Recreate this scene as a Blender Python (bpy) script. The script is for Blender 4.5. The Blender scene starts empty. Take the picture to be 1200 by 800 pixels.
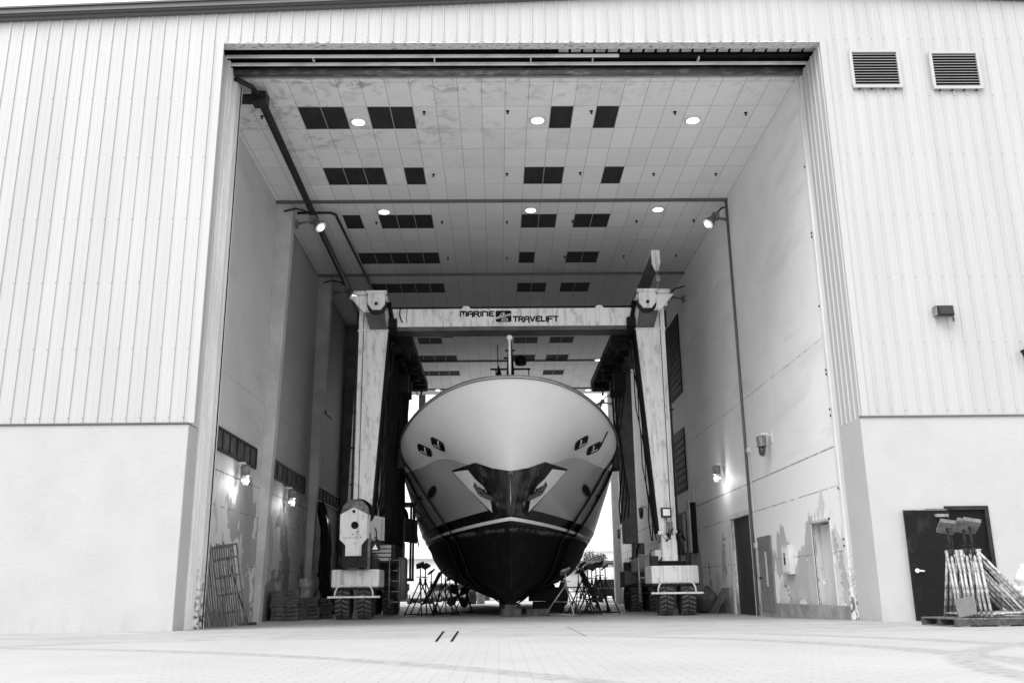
import bpy, bmesh, math, random
from mathutils import Vector, Matrix
from mathutils.bvhtree import BVHTree
random.seed(7)
R = math.radians
scene = bpy.context.scene
C = scene.collection

# ------------------------------------------------------------------ camera
F = 1078.0
def _u(v):
    return Vector(v).normalized()
dY = _u((-16, -294, -F)); dZ = Vector((-50, 3958, -F)); dZ = (dZ - dY * dZ.dot(dY)).normalized(); dX = dY.cross(dZ)
ROT = Matrix((dX, dY, dZ))
CAM = Vector((0, -19.5, .6686))
cd = bpy.data.cameras.new('camera'); cam = bpy.data.objects.new('camera', cd); C.objects.link(cam)
cd.sensor_width = 36; cd.lens = F / 1200 * 36; cd.clip_end = 3000; cd.clip_start = .1
cam.matrix_world = Matrix.Translation(CAM) @ ROT.to_4x4()
scene.camera = cam
def ray(x, y): return ROT @ _u((x - 600, 400 - y, -F))
def onY(x, y, Y): r = ray(x, y); return CAM + r * ((Y - CAM.y) / r.y)
def onX(x, y, X): r = ray(x, y); return CAM + r * ((X - CAM.x) / r.x)
def onZ(x, y, Z): r = ray(x, y); return CAM + r * ((Z - CAM.z) / r.z)
def gz(Y): return -.12 * max(0, min(1, Y / 8))        # the hall floor lies a little lower than the apron

# ------------------------------------------------------------------ mesh helpers
def box(bm, x0, x1, y0, y1, z0, z1, mi=0):
    vs = [bm.verts.new((x, y, z)) for x in (x0, x1) for y in (y0, y1) for z in (z0, z1)]
    for f in ((0, 1, 3, 2), (4, 6, 7, 5), (0, 4, 5, 1), (2, 3, 7, 6), (0, 2, 6, 4), (1, 5, 7, 3)):
        fa = bm.faces.new([vs[i] for i in f]); fa.material_index = mi
def hexa(bm, a, b, mi=0):      # a, b: two quads of 4 points
    va = [bm.verts.new(p) for p in a]; vb = [bm.verts.new(p) for p in b]
    fs = [bm.faces.new(va), bm.faces.new(vb[::-1])]
    for i in range(4):
        j = (i + 1) % 4; fs.append(bm.faces.new((va[i], vb[i], vb[j], va[j])))
    for f in fs: f.material_index = mi
def frame_of(d):
    d = Vector(d).normalized(); a = Vector((0, 0, 1)) if abs(d.z) < .9 else Vector((1, 0, 0))
    u = d.cross(a).normalized(); return u, d.cross(u).normalized()
def bar(bm, p, q, r, n=8, r2=None, mi=0, smooth=True):
    p, q = Vector(p), Vector(q); r2 = r if r2 is None else r2
    u, v = frame_of(q - p)
    A = [bm.verts.new(p + (u * math.cos(2 * math.pi * i / n) + v * math.sin(2 * math.pi * i / n)) * r) for i in range(n)]
    B = [bm.verts.new(q + (u * math.cos(2 * math.pi * i / n) + v * math.sin(2 * math.pi * i / n)) * r2) for i in range(n)]
    for i in range(n):
        f = bm.faces.new((A[i], A[(i + 1) % n], B[(i + 1) % n], B[i])); f.smooth = smooth and n > 5; f.material_index = mi
    bm.faces.new(A[::-1]).material_index = mi; bm.faces.new(B).material_index = mi
def tube(bm, pts, r, n=8, mi=0):
    pts = [Vector(p) for p in pts]; rings = []
    for k, p in enumerate(pts):
        d = (pts[min(k + 1, len(pts) - 1)] - pts[max(k - 1, 0)])
        u, v = frame_of(d)
        if rings:
            u = (pu - d.normalized() * pu.dot(d.normalized())).normalized(); v = d.normalized().cross(u)
        pu = u
        rings.append([bm.verts.new(p + (u * math.cos(2 * math.pi * i / n) + v * math.sin(2 * math.pi * i / n)) * r) for i in range(n)])
    for a, b in zip(rings, rings[1:]):
        for i in range(n):
            f = bm.faces.new((a[i], a[(i + 1) % n], b[(i + 1) % n], b[i])); f.smooth = True; f.material_index = mi
    bm.faces.new(rings[0][::-1]).material_index = mi; bm.faces.new(rings[-1]).material_index = mi
def lathe(bm, prof, c=(0, 0, 0), axis=(0, 0, 1), n=20, mi=0):
    c = Vector(c); a = Vector(axis).normalized(); u, v = frame_of(a); rings = []
    for r, h in prof:
        rings.append([bm.verts.new(c + a * h + (u * math.cos(2 * math.pi * i / n) + v * math.sin(2 * math.pi * i / n)) * max(r, 1e-4)) for i in range(n)])
    for A, B in zip(rings, rings[1:]):
        for i in range(n):
            f = bm.faces.new((A[i], A[(i + 1) % n], B[(i + 1) % n], B[i])); f.smooth = True; f.material_index = mi
    bm.faces.new(rings[0][::-1]).material_index = mi; bm.faces.new(rings[-1]).material_index = mi
def prism(bm, pts, off, mi=0):
    off = Vector(off); A = [bm.verts.new(p) for p in pts]; B = [bm.verts.new(Vector(p) + off) for p in pts]
    fs = [bm.faces.new(A[::-1]), bm.faces.new(B)]
    for i in range(len(A)):
        j = (i + 1) % len(A); fs.append(bm.faces.new((A[i], A[j], B[j], B[i])))
    for f in fs: f.material_index = mi
def quad(bm, pts, mi=0):
    f = bm.faces.new([bm.verts.new(p) for p in pts]); f.material_index = mi
def BM(): return bmesh.new()
def obj(name, bm, m, parent=None, bevel=0, fix=True):
    if fix: bmesh.ops.recalc_face_normals(bm, faces=bm.faces)
    me = bpy.data.meshes.new(name); bm.to_mesh(me); bm.free()
    for x in (m if isinstance(m, (list, tuple)) else [m]): me.materials.append(x)
    o = bpy.data.objects.new(name, me); C.objects.link(o)
    if parent: o.parent = parent
    if bevel:
        b = o.modifiers.new('edge', 'BEVEL'); b.width = bevel; b.segments = 2; b.limit_method = 'ANGLE'
    return o
def tag(o, label, cat, group=None, kind=None):
    o['label'] = label; o['category'] = cat
    if group: o['group'] = group
    if kind: o['kind'] = kind
    return o
def thing(name, label, cat, loc=(0, 0, 0), rz=0, group=None):
    o = bpy.data.objects.new(name, None); C.objects.link(o); o.location = loc; o.rotation_euler = (0, 0, rz)
    o.empty_display_size = .2
    return tag(o, label, cat, group)
def struct(o): o['kind'] = 'structure'; return o
def dup(root, loc, rz=0, label=None, group=None, scale=None):
    r = root.copy(); C.objects.link(r); r.location = loc; r.rotation_euler = (0, 0, rz)
    if scale: r.scale = scale
    if label: r['label'] = label
    if group: r['group'] = group
    for ch in list(root.children):
        c = ch.copy(); C.objects.link(c); c.parent = r
        for g in list(ch.children):
            d = g.copy(); C.objects.link(d); d.parent = c
    return r

# ------------------------------------------------------------------ materials (the place is in greys)
def mat(name, v, rough=.6, metal=0., v2=None, scale=4., lo=.4, hi=.6, bump=0., bscale=60., detail=6., stretch=(1, 1, 1), coat=0., streak=None):
    m = bpy.data.materials.new(name); m.use_nodes = True; nt = m.node_tree; N = nt.nodes; L = nt.links
    b = N['Principled BSDF']; b.inputs['Roughness'].default_value = rough; b.inputs['Metallic'].default_value = metal
    b.inputs['Base Color'].default_value = (v, v, v, 1)
    if coat: b.inputs['Coat Weight'].default_value = coat; b.inputs['Coat Roughness'].default_value = .03
    tc = N.new('ShaderNodeTexCoord'); mp = N.new('ShaderNodeMapping'); mp.inputs['Scale'].default_value = stretch
    L.new(tc.outputs['Object'], mp.inputs[0])
    if v2 is not None:
        n = N.new('ShaderNodeTexNoise'); n.inputs['Scale'].default_value = scale; n.inputs['Detail'].default_value = detail; n.inputs['Roughness'].default_value = .62
        L.new(mp.outputs[0], n.inputs['Vector'])
        r = N.new('ShaderNodeValToRGB'); r.color_ramp.elements[0].position = lo; r.color_ramp.elements[1].position = hi
        r.color_ramp.elements[0].color = (v, v, v, 1); r.color_ramp.elements[1].color = (v2, v2, v2, 1)
        L.new(n.outputs['Fac'], r.inputs[0]); L.new(r.outputs[0], b.inputs['Base Color'])
    if bump:
        n2 = N.new('ShaderNodeTexNoise'); n2.inputs['Scale'].default_value = bscale; n2.inputs['Detail'].default_value = 4
        L.new(mp.outputs[0], n2.inputs['Vector'])
        bp = N.new('ShaderNodeBump'); bp.inputs['Strength'].default_value = bump; bp.inputs['Distance'].default_value = .02
        L.new(n2.outputs['Fac'], bp.inputs['Height']); L.new(bp.outputs[0], b.inputs['Normal'])
    return m
def emit(name, v, s):
    m = bpy.data.materials.new(name); m.use_nodes = True; b = m.node_tree.nodes['Principled BSDF']
    b.inputs['Base Color'].default_value = (v, v, v, 1); b.inputs['Emission Color'].default_value = (1, 1, 1, 1); b.inputs['Emission Strength'].default_value = s
    return m
class G:      # tiny node-graph helper
    def __init__(s, name):
        s.m = bpy.data.materials.new(name); s.m.use_nodes = True; s.N = s.m.node_tree.nodes; s.L = s.m.node_tree.links
        s.b = s.N['Principled BSDF']; s.tc = s.N.new('ShaderNodeTexCoord'); s.xyz = s.N.new('ShaderNodeSeparateXYZ'); s.L.new(s.tc.outputs['Object'], s.xyz.inputs[0])
    def map(s, scale=(1, 1, 1), loc=(0, 0, 0), rot=(0, 0, 0)):
        n = s.N.new('ShaderNodeMapping'); n.inputs['Scale'].default_value = scale; n.inputs['Location'].default_value = loc; n.inputs['Rotation'].default_value = rot
        s.L.new(s.tc.outputs['Object'], n.inputs[0]); return n.outputs[0]
    def noise(s, scale, vec=None, detail=6, rough=.6, dist=0.):
        n = s.N.new('ShaderNodeTexNoise'); n.inputs['Scale'].default_value = scale; n.inputs['Detail'].default_value = detail; n.inputs['Roughness'].default_value = rough; n.inputs['Distortion'].default_value = dist
        s.L.new(vec if vec is not None else s.tc.outputs['Object'], n.inputs['Vector']); return n.outputs['Fac']
    def rng(s, x, a, b, c=0., d=1., smooth=False):
        n = s.N.new('ShaderNodeMapRange'); n.clamp = True
        if smooth: n.interpolation_type = 'SMOOTHSTEP'
        for i, v in enumerate((a, b, c, d)): n.inputs[i + 1].default_value = v
        s.L.new(x, n.inputs[0]); return n.outputs[0]
    def mth(s, op, a, b=None):
        n = s.N.new('ShaderNodeMath'); n.operation = op
        for i, v in enumerate((a, b)):
            if v is None: continue
            if isinstance(v, (int, float)): n.inputs[i].default_value = v
            else: s.L.new(v, n.inputs[i])
        return n.outputs[0]
    def lerp(s, f, a, b):
        n = s.N.new('ShaderNodeMix'); n.data_type = 'FLOAT'
        for i, v in ((0, f), (2, a), (3, b)):
            if isinstance(v, (int, float)): n.inputs[i].default_value = v
            else: s.L.new(v, n.inputs[i])
        return n.outputs[0]
    def brick(s, w, h, mortar, vec, offset=0.):
        n = s.N.new('ShaderNodeTexBrick'); n.offset = offset; n.inputs['Scale'].default_value = 1; n.inputs['Mortar Size'].default_value = mortar; n.inputs['Mortar Smooth'].default_value = .1
        n.inputs['Brick Width'].default_value = w; n.inputs['Row Height'].default_value = h; n.inputs['Color1'].default_value = (0, 0, 0, 1); n.inputs['Color2'].default_value = (1, 1, 1, 1)
        s.L.new(vec, n.inputs['Vector']); return n.outputs['Fac'], n.outputs['Color']
    def done(s, col, rough=.7, metal=0., bump=None, bs=.3, bd=.02):
        if isinstance(rough, (int, float)): s.b.inputs['Roughness'].default_value = rough
        else: s.L.new(rough, s.b.inputs['Roughness'])
        s.b.inputs['Metallic'].default_value = metal
        s.L.new(col, s.b.inputs['Base Color'])
        if bump is not None:
            n = s.N.new('ShaderNodeBump'); n.inputs['Strength'].default_value = bs; n.inputs['Distance'].default_value = bd
            s.L.new(bump, n.inputs['Height']); s.L.new(n.outputs[0], s.b.inputs['Normal'])
        return s.m

M = {}
M['steel_white'] = mat('white_paint', .62, .45, v2=.5, scale=2.5, lo=.35, hi=.7)
M['dark'] = mat('dark_steel', .018, .5, v2=.035, scale=6)
M['black'] = mat('black', .008, .6)
M['rubber'] = mat('rubber', .03, .8, v2=.05, scale=9, bump=.3, bscale=30)
M['tread'] = mat('tyre_tread', .13, .85, v2=.07, scale=9)
M['rim'] = mat('rim', .25, .45, v2=.12, scale=8)
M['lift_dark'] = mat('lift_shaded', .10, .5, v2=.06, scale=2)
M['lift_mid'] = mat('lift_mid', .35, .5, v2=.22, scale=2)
M['lift_pad'] = mat('pad_steel', .22, .5, .2, v2=.12, scale=6)
M['galv'] = mat('galvanised', .34, .45, .6, v2=.2, scale=8)
M['rusty'] = mat('weathered_steel', .62, .7, v2=.12, scale=16, lo=.52, hi=.66, stretch=(.45, 1, 1), detail=8)
M['rustydark'] = mat('dark_weathered_steel', .012, .6, v2=.07, scale=9, lo=.5, hi=.75, stretch=(.3, 1, 1))
M['white_line'] = mat('light_angle', .85, .5, v2=.5, scale=5, lo=.45, hi=.7, stretch=(.3, 1, 1))
M['conduit'] = mat('grey_conduit', .12, .5)
M['lamp_body'] = mat('lamp_body', .22, .45, .3, v2=.14, scale=20)
M['lamp_on'] = emit('lamp_lit', .9, 3.5)
M['globe'] = emit('globe_glow', .6, .28)
M['bulb'] = emit('bulb', .9, 9)
M['lamp_soft'] = emit('lamp_glow', .75, .25)
M['glass_dark'] = mat('dark_glass', .015, .08)
M['wood'] = mat('weathered_wood', .2, .8, v2=.07, scale=9, stretch=(1, 1, 5), bump=.3)
M['wood_mid'] = mat('grey_timber', .15, .8, v2=.06, scale=8, bump=.3)
M['wood_dark'] = mat('old_timber', .085, .8, v2=.035, scale=8, bump=.3)
M['foliage'] = mat('foliage', .04, .7, v2=.1, scale=3)
M['bark'] = mat('bark', .06, .9)
M['tarp'] = mat('black_tarp', .008, .9, v2=.014, scale=3)
M['white_plain'] = mat('plain_white', .75, .5)
M['grey_mid'] = mat('mid_grey', .2, .6, v2=.16, scale=3)

# --- building surfaces
g = G('ribbed_siding')
st = g.noise(1.3, g.map((1.2, 1, .12)), 5)
g2 = g.noise(14, None, 3)
sheet = g.N.new('ShaderNodeTexWhiteNoise'); sheet.noise_dimensions = '1D'; g.L.new(g.mth('FLOOR', g.mth('DIVIDE', g.xyz.outputs[0], .915)), sheet.inputs['W'])
lap = g.rng(g.mth('ABSOLUTE', g.mth('SUBTRACT', g.xyz.outputs[2], 9.6)), .008, .02, .25, 0)
M['siding'] = g.done(g.lerp(0., g.mth('MULTIPLY', g.lerp(g.rng(st, .3, .75), .50, .44), g.rng(sheet.outputs['Value'], 0, 1, .96, 1.02)), .2), g.rng(g2, .2, .8, .35, .5))
g = G('stucco')
n1 = g.noise(.9, None, 6); n2 = g.noise(55, None, 3); n3 = g.noise(3, g.map((1, 1, .25)), 5)
low = g.rng(g.xyz.outputs[2], 0, .5, 1, 0)
dirt = g.mth('MULTIPLY', low, g.rng(n3, .45, .65))
c = g.lerp(g.rng(n1, .3, .7), .52, .47); c = g.lerp(g.mth('MULTIPLY', dirt, .35), c, .3)
M['stucco'] = g.done(c, .85, 0, n2, .7, .02)
g = G('jamb_steel')
M['jamb_light'] = mat('pale_steel', .85, .5, v2=.72, scale=2, stretch=(1, 1, .2))
n1 = g.noise(2.2, g.map((1, 1, .2)), 6); n2 = g.noise(9, None, 6)
low = g.rng(g.xyz.outputs[2], .1, 1.6, 1, 0)
c = g.lerp(g.rng(n1, .35, .7), .8, .65)
c = g.lerp(g.mth('MULTIPLY', g.rng(n2, .48, .56), low), c, .07)
M['jamb'] = g.done(c, .5)

def wall_mat(name, top, base_v, flip, pz=4.4, thr=.487):
    """painted hall wall: smooth above, peeling patches and scraped seams below"""
    g = G(name); z = g.xyz.outputs[2]; y = g.xyz.outputs[1]
    soft = g.noise(.5, None, 5); drip = g.noise(1.5, g.map((1, 1, .25)), 6, .65)
    c = g.lerp(g.rng(soft, .3, .7), top, top * .88)
    c = g.lerp(g.rng(g.noise(.7, g.map((1, .35, 1.6)), 4), .52, .62), c, top * .86)
    # lower wall: two paints
    pn = g.noise(.6, g.map((1, 1.0, .8), (3, 1.7, 2)), 3, .5, .0)
    fine = g.noise(4.5, g.map((1, .6, 1)), 8, .7)
    edge = g.mth('ADD', pn, g.mth('MULTIPLY', g.mth('SUBTRACT', fine, .5), .18))
    patch = g.rng(edge, thr, thr + .01)
    lowz = g.rng(g.mth('ADD', z, g.mth('MULTIPLY', fine, .5)), 4.3, 4.5, 1, 0)
    zb = g.rng(g.mth('ADD', z, g.mth('ADD', g.mth('MULTIPLY', fine, .8), g.mth('MULTIPLY', g.mth('SUBTRACT', g.noise(.55, g.map((1, 1, .3), (4, 1, 7)), 3), .45), 7.))), pz, pz + .12, 1, 0)
    c2 = g.lerp(g.mth('MULTIPLY', patch, zb), base_v, top * .55)
    line = g.mth('MULTIPLY', g.rng(g.mth('ABSOLUTE', g.mth('SUBTRACT', edge, thr + .005)), .003, .009, 1, 0), g.rng(fine, .46, .58))
    c2 = g.lerp(g.mth('MULTIPLY', line, zb), c2, .07)
    blk = g.rng(g.noise(1.1, g.map((1, 1.2, .5), (9, 4, 1)), 4, .6), .53, .55)
    c2 = g.lerp(g.mth('MULTIPLY', g.mth('MULTIPLY', blk, zb), .45), c2, base_v * .45)
    # scraped blocks with light cracks
    f, col = g.brick(1.5, 1.15, .018, g.map((1, 1, 1), (0, 0, 0), (R(90), 0, R(90)))) 
    crack = g.mth('MULTIPLY', f, g.rng(fine, .42, .55))
    c2 = g.lerp(g.mth('MULTIPLY', crack, .7), c2, .12)
    spots = g.rng(g.noise(9, g.map((1, 1, .35)), 6, .7), .66, .70)
    c2 = g.lerp(spots, c2, .045)
    lowdirt = g.rng(g.mth('ADD', z, g.mth('MULTIPLY', drip, 1.2)), .55, 1.1, 1, 0)
    c2 = g.lerp(g.mth('MULTIPLY', lowdirt, .6), c2, .1)
    c = g.lerp(lowz, c, c2)
    fl = g.mth('MULTIPLY', g.rng(g.noise(6, g.map((1, 1.6, .3), (2, 5, 0)), 6, .7), .64, .67), g.rng(y, 7.5, 3, 0, 1))
    c = g.lerp(fl, c, .95)
    # hairline horizontal sheet joint
    j = g.mth('MULTIPLY', g.rng(g.mth('ABSOLUTE', g.mth('SUBTRACT', z, 3.92)), .012, .03, 1, 0), g.rng(fine, .3, .5))
    c = g.lerp(g.mth('MULTIPLY', j, .7), c, .06)
    j = g.mth('MULTIPLY', g.rng(g.mth('ABSOLUTE', g.mth('SUBTRACT', z, 6.6)), .01, .025, 1, 0), g.rng(fine, .4, .6))
    c = g.lerp(g.mth('MULTIPLY', j, .6), c, .08)
    return g.done(c, .6, 0, fine, .15, .02)
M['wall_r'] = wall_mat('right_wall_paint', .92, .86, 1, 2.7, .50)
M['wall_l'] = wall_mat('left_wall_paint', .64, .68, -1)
M['wall_rear'] = mat('pale_wall', .78, .6, v2=.68, scale=1.5)
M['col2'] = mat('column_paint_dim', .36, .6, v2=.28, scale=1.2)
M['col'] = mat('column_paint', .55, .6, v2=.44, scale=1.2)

g = G('ceiling_tiles')
v = g.map((1, 1, 1), (-.93 + .638 * 40, -2.15 + 1.258 * 8, 0))
f, col = g.brick(.638, 1.258, .008, v)
st = g.noise(2.2, None, 8, .7, .5); big = g.noise(.5, None, 3)
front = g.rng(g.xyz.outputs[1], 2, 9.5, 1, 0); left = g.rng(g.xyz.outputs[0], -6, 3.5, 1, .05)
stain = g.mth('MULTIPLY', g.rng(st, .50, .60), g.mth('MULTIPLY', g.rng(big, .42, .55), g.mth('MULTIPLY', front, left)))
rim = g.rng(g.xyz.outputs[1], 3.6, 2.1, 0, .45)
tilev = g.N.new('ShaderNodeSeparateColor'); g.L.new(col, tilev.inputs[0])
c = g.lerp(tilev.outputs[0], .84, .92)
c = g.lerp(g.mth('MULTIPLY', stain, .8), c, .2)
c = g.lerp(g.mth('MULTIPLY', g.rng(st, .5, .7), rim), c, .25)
depth_shade = g.mth('MULTIPLY', g.rng(g.xyz.outputs[1], 9, 18, 0, .5), g.rng(g.xyz.outputs[1], 24, 34, 1, .2))  # shade of the deep hall put into the mid-hall tile colour
c = g.lerp(depth_shade, c, .3)
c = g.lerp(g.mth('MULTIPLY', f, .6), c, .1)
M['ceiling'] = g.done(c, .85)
M['dark_tile'] = mat('dark_tile', .028, .8, v2=.04, scale=4, stretch=(1, .4, 1))
M['header_grey'] = mat('header_sheet', .45, .6, v2=.33, scale=3)

g = G('pavers')
v = g.map((1, 1, 1))
f, col = g.brick(.27, .135, .007, g.map((1, 1, 1), (0, 0, 0), (0, 0, 0)), .5)
n = g.noise(.35, None, 5); n2 = g.noise(30, None, 4); sp = g.noise(7, None, 6, .7)
# tyre arcs
def arc(cx, cy, r, w):
    dx = g.mth('SUBTRACT', g.xyz.outputs[0], cx); dy = g.mth('SUBTRACT', g.xyz.outputs[1], cy)
    d = g.mth('SQRT', g.mth('ADD', g.mth('MULTIPLY', dx, dx), g.mth('MULTIPLY', dy, dy)))
    return g.rng(g.mth('ABSOLUTE', g.mth('SUBTRACT', d, r)), w * .4, w, 1, 0, True)
a = g.mth('MAXIMUM', g.mth('MAXIMUM', arc(-2.2, -10.5, 7.0, .34), arc(-2.2, -10.5, 8.6, .34)), g.mth('MAXIMUM', arc(-12, -20, 15, .25), arc(9.5, -12.5, 5.5, .25)))
a = g.mth('MULTIPLY', a, g.rng(sp, .35, .65))
sc = g.N.new('ShaderNodeSeparateColor'); g.L.new(col, sc.inputs[0])
grit = g.noise(60, None, 5, .8)
c = g.lerp(g.rng(n, .3, .7), .47, .385)
c = g.lerp(g.rng(grit, .52, .75), c, .34)
c = g.lerp(g.mth('MULTIPLY', g.rng(g.noise(1.6, g.map((1, .6, 1)), 8, .72), .50, .68), .4), c, .36)
c = g.lerp(g.mth('MULTIPLY', sc.outputs[0], .3), c, .46)
c = g.lerp(g.mth('MULTIPLY', f, .42), c, .2)
c = g.lerp(g.mth('MULTIPLY', a, .85), c, .22)
c = g.lerp(g.rng(sp, .68, .74), c, .3)
M['pavers'] = g.done(c, .8, 0, f, -.35, .01)
g = G('apron_concrete')
n = g.noise(.6, g.map((.6, 1.6, 1)), 6, .65); n2 = g.noise(40, None, 4); sp = g.noise(3.2, g.map((.5, 1.6, 1)), 8, .7)
y = g.xyz.outputs[1]
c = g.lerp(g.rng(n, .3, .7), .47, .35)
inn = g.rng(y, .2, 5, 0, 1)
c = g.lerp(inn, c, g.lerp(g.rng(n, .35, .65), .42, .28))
c = g.lerp(g.mth('MULTIPLY', g.rng(sp, .50, .66), .6), c, .14)
def jl(src, at, w): return g.rng(g.mth('ABSOLUTE', g.mth('SUBTRACT', src, at)), w * .5, w, 1, 0)
jo = g.mth('MAXIMUM', jl(y, -1.25, .03), jl(y, 5.5, .05))
jo = g.mth('MAXIMUM', jo, g.mth('MULTIPLY', jl(g.xyz.outputs[0], 1.35, .02), g.rng(y, -.6, -.5, 1, 0)))
c = g.lerp(g.mth('MULTIPLY', jo, .8), c, .07)
M['concrete'] = g.done(c, g.rng(n, .3, .7, .45, .8), 0, n2, .2, .01)
M['yard'] = mat('pale_yard', .5, .9, v2=.4, scale=.3)

# ------------------------------------------------------------------ ground
def strip(name, m, xs, ys, dz=0.):
    bm = BM(); g_ = [[bm.verts.new((x, y, gz(y) + dz)) for x in xs] for y in ys]
    for a, b in zip(g_, g_[1:]):
        for i in range(len(xs) - 1): bm.faces.new((a[i], a[i + 1], b[i + 1], b[i]))
    return struct(obj(name, bm, m))
strip('ground', M['yard'], [-900, -60, 60, 900], [-300, -40, 0, 2, 4, 6, 8, 50, 1500])
strip('paved_apron', M['pavers'], [-40, 40], [-40, -4.6], .004)
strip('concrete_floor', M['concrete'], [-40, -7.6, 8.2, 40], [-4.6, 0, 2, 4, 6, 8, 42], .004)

# ------------------------------------------------------------------ hangar building
TOP = 13.46; XL, XR = -7.48, 8.0; OL, OR_ = -6.6, 7.9; PL = 4.24
hangar = thing('boat_hangar', 'tall white ribbed steel boat hangar with a huge open doorway and stucco base', 'building')
def roofz(x): return 14.585 + .0434 * min(x, 6.78) - .0434 * max(0, x - 6.78)
def siding(name, x0, x1, zb):
    bm = BM(); pitch = .305; prof = []
    n0 = math.ceil((x0 - .08) / pitch)
    prof.append((x0, 0)); k = n0
    while True:
        x = k * pitch; k += 1
        if x < x0 + .07: continue
        if x > x1 - .07: break
        prof += [(x - .024, 0), (x - .016, -.026), (x + .016, -.026), (x + .024, 0), (x + .11, 0), (x + .118, -.004), (x + .185, -.004), (x + .193, 0)]
    prof = [p for p in prof if p[0] < x1 - .001] + [(x1, 0)]
    a = [bm.verts.new((x, y, zb)) for x, y in prof]; b = [bm.verts.new((x, y, roofz(x))) for x, y in prof]
    for i in range(len(a) - 1): bm.faces.new((a[i], a[i + 1], b[i + 1], b[i]))
    # backing
    quad(bm, [(x0, .03, zb), (x1, .03, zb), (x1, .03, roofz(x1)), (x0, .03, roofz(x0))])
    k = n0
    while k * pitch < x1 - .07:
        x = k * pitch; k += 1
        if x < x0 + .07: continue
        z = zb + .12
        while z < roofz(x) - .1:
            bar(bm, (x, -.024, z), (x, -.034, z), .012, 6, mi=1); z += 1.52
    return obj(name, bm, [M['siding'], M['galv']], hangar, fix=False)
siding('facade_siding', -24, OL, PL)
siding('facade_siding', OL, OR_, TOP)
siding('facade_siding', OR_, 26, PL)
# corner trim strips at the doorway
bm = BM(); box(bm, OL - .012, OL + .14, -.034, -.029, PL, TOP + .02); obj('corner_trim', bm, M['siding'], hangar)
bm = BM(); box(bm, OR_ - .02, OR_ + .13, -.034, -.029, PL, TOP + .02); obj('corner_trim', bm, M['siding'], hangar)
# stucco base with reveals
bm = BM(); box(bm, -24, OL + .03, -.005, .6, 0 - .1, PL - .02); obj('stucco_base', bm, M['stucco'], hangar, .02)
bm = BM(); box(bm, OR_ - .06, 9.0, -.005, .6, -.1, PL - .02)
box(bm, 10.3, 26, -.005, .6, -.1, PL - .02); box(bm, 9.0, 10.3, -.004, .6, 2.26, PL - .021); obj('stucco_base', bm, M['stucco'], hangar)
bm = BM(); box(bm, -24, OL + .035, -.04, .02, PL - .018, PL + .012); obj('drip_flashing', bm, M['conduit'], hangar)
bm = BM(); box(bm, OR_ - .07, 26, -.04, .02, PL - .018, PL + .012); obj('drip_flashing', bm, M['conduit'], hangar)
# ribbed jambs
def jamb(x, s, yend):
    bm = BM(); ys = []; y = 0.03
    while y < yend - .14:
        ys += [(y, 0), (y + .06, 0), (y + .08, .02), (y + .11, .02), (y + .13, 0)]; y += .27
    ys.append((yend, 0))
    a = [bm.verts.new((x + s * d, yy, PL)) for yy, d in ys]; b = [bm.verts.new((x + s * d, yy, TOP)) for yy, d in ys]
    for i in range(len(a) - 1): bm.faces.new((a[i], a[i + 1], b[i + 1], b[i]))
    obj('jamb_cladding', bm, M['siding'], hangar)
    bm = BM(); box(bm, min(x - s * .25, x + s * .004), max(x - s * .25, x + s * .004), .61, yend, -.1, PL); obj('jamb_base', bm, M['stucco'], hangar)
jamb(OL, 1, .75); jamb(OR_, -1, 1.4)
bm = BM(); box(bm, OL - .3, OL - .01, .76, 1.4, -.1, TOP); box(bm, OL - .3, OL + .06, .76, .86, -.1, TOP); box(bm, OL - .3, OL + .03, 1.1, 1.14, -.1, TOP); obj('jamb_post', bm, M['jamb_light'], hangar)
# steel door tracks
bm = BM(); box(bm, OL - .3, OL + .05, 1.41, 1.62, -.1, TOP); box(bm, OL + .051, OL + .075, 1.41, 1.48, -.05, TOP); box(bm, OL - .3, OL + .06, 1.75, 1.95, -.1, TOP); box(bm, OL - .3, OL - .05, 1.62, 1.75, -.1, TOP)
obj('door_track', bm, M['jamb'], hangar)
bm = BM(); box(bm, OL + .061, OL + .085, 1.78, 1.80, -.04, TOP - .1)
obj('track_strip', bm, M['dark'], hangar)
bm = BM(); box(bm, OR_ + .02, OR_ + .3, 1.41, 1.66, -.1, TOP); box(bm, OR_ - .01, OR_ + .3, 1.70, 1.85, -.1, TOP)
obj('door_track', bm, M['jamb'], hangar)
bm = BM()
for z in (1.6, 1.75, 2.9, 4.6, 4.75, 5.6, 5.7, 7.3, 9.1, 9.2, 11): bar(bm, (OR_ - .03, 1.78, z), (OR_ - .045, 1.78, z), .03, 6)
obj('track_bolt', bm, M['dark'], hangar)
# fascia / gutter along the gable
bm = BM()
for (ya, yb, za, zb_) in ((-.20, .1, .0, .22), (-.24, -.2, .03, .07), (-.24, -.2, .18, .225), (-.12, -.02, -.06, 0)):
    for x0, x1 in ((-26, 6.78), (6.78, 27)):
        hexa(bm, [(x0, ya, roofz(x0) + za), (x0, yb, roofz(x0) + za), (x0, yb, roofz(x0) + zb_), (x0, ya, roofz(x0) + zb_)],
             [(x1, ya, roofz(x1) + za), (x1, yb, roofz(x1) + za), (x1, yb, roofz(x1) + zb_), (x1, ya, roofz(x1) + zb_)])
obj('roof_fascia', bm, mat('fascia', .085, .5), hangar)
bm = BM()
for x0, x1 in ((-26, 6.78), (6.78, 27)):
    hexa(bm, [(x0, -.1, roofz(x0) + .221), (x0, 42.5, roofz(x0) + .221), (x0, 42.5, roofz(x0) + .26), (x0, -.1, roofz(x0) + .26)],
         [(x1, -.1, roofz(x1) + .221), (x1, 42.5, roofz(x1) + .221), (x1, 42.5, roofz(x1) + .26), (x1, -.1, roofz(x1) + .26)])
obj('roof', bm, M['grey_mid'], hangar)
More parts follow.
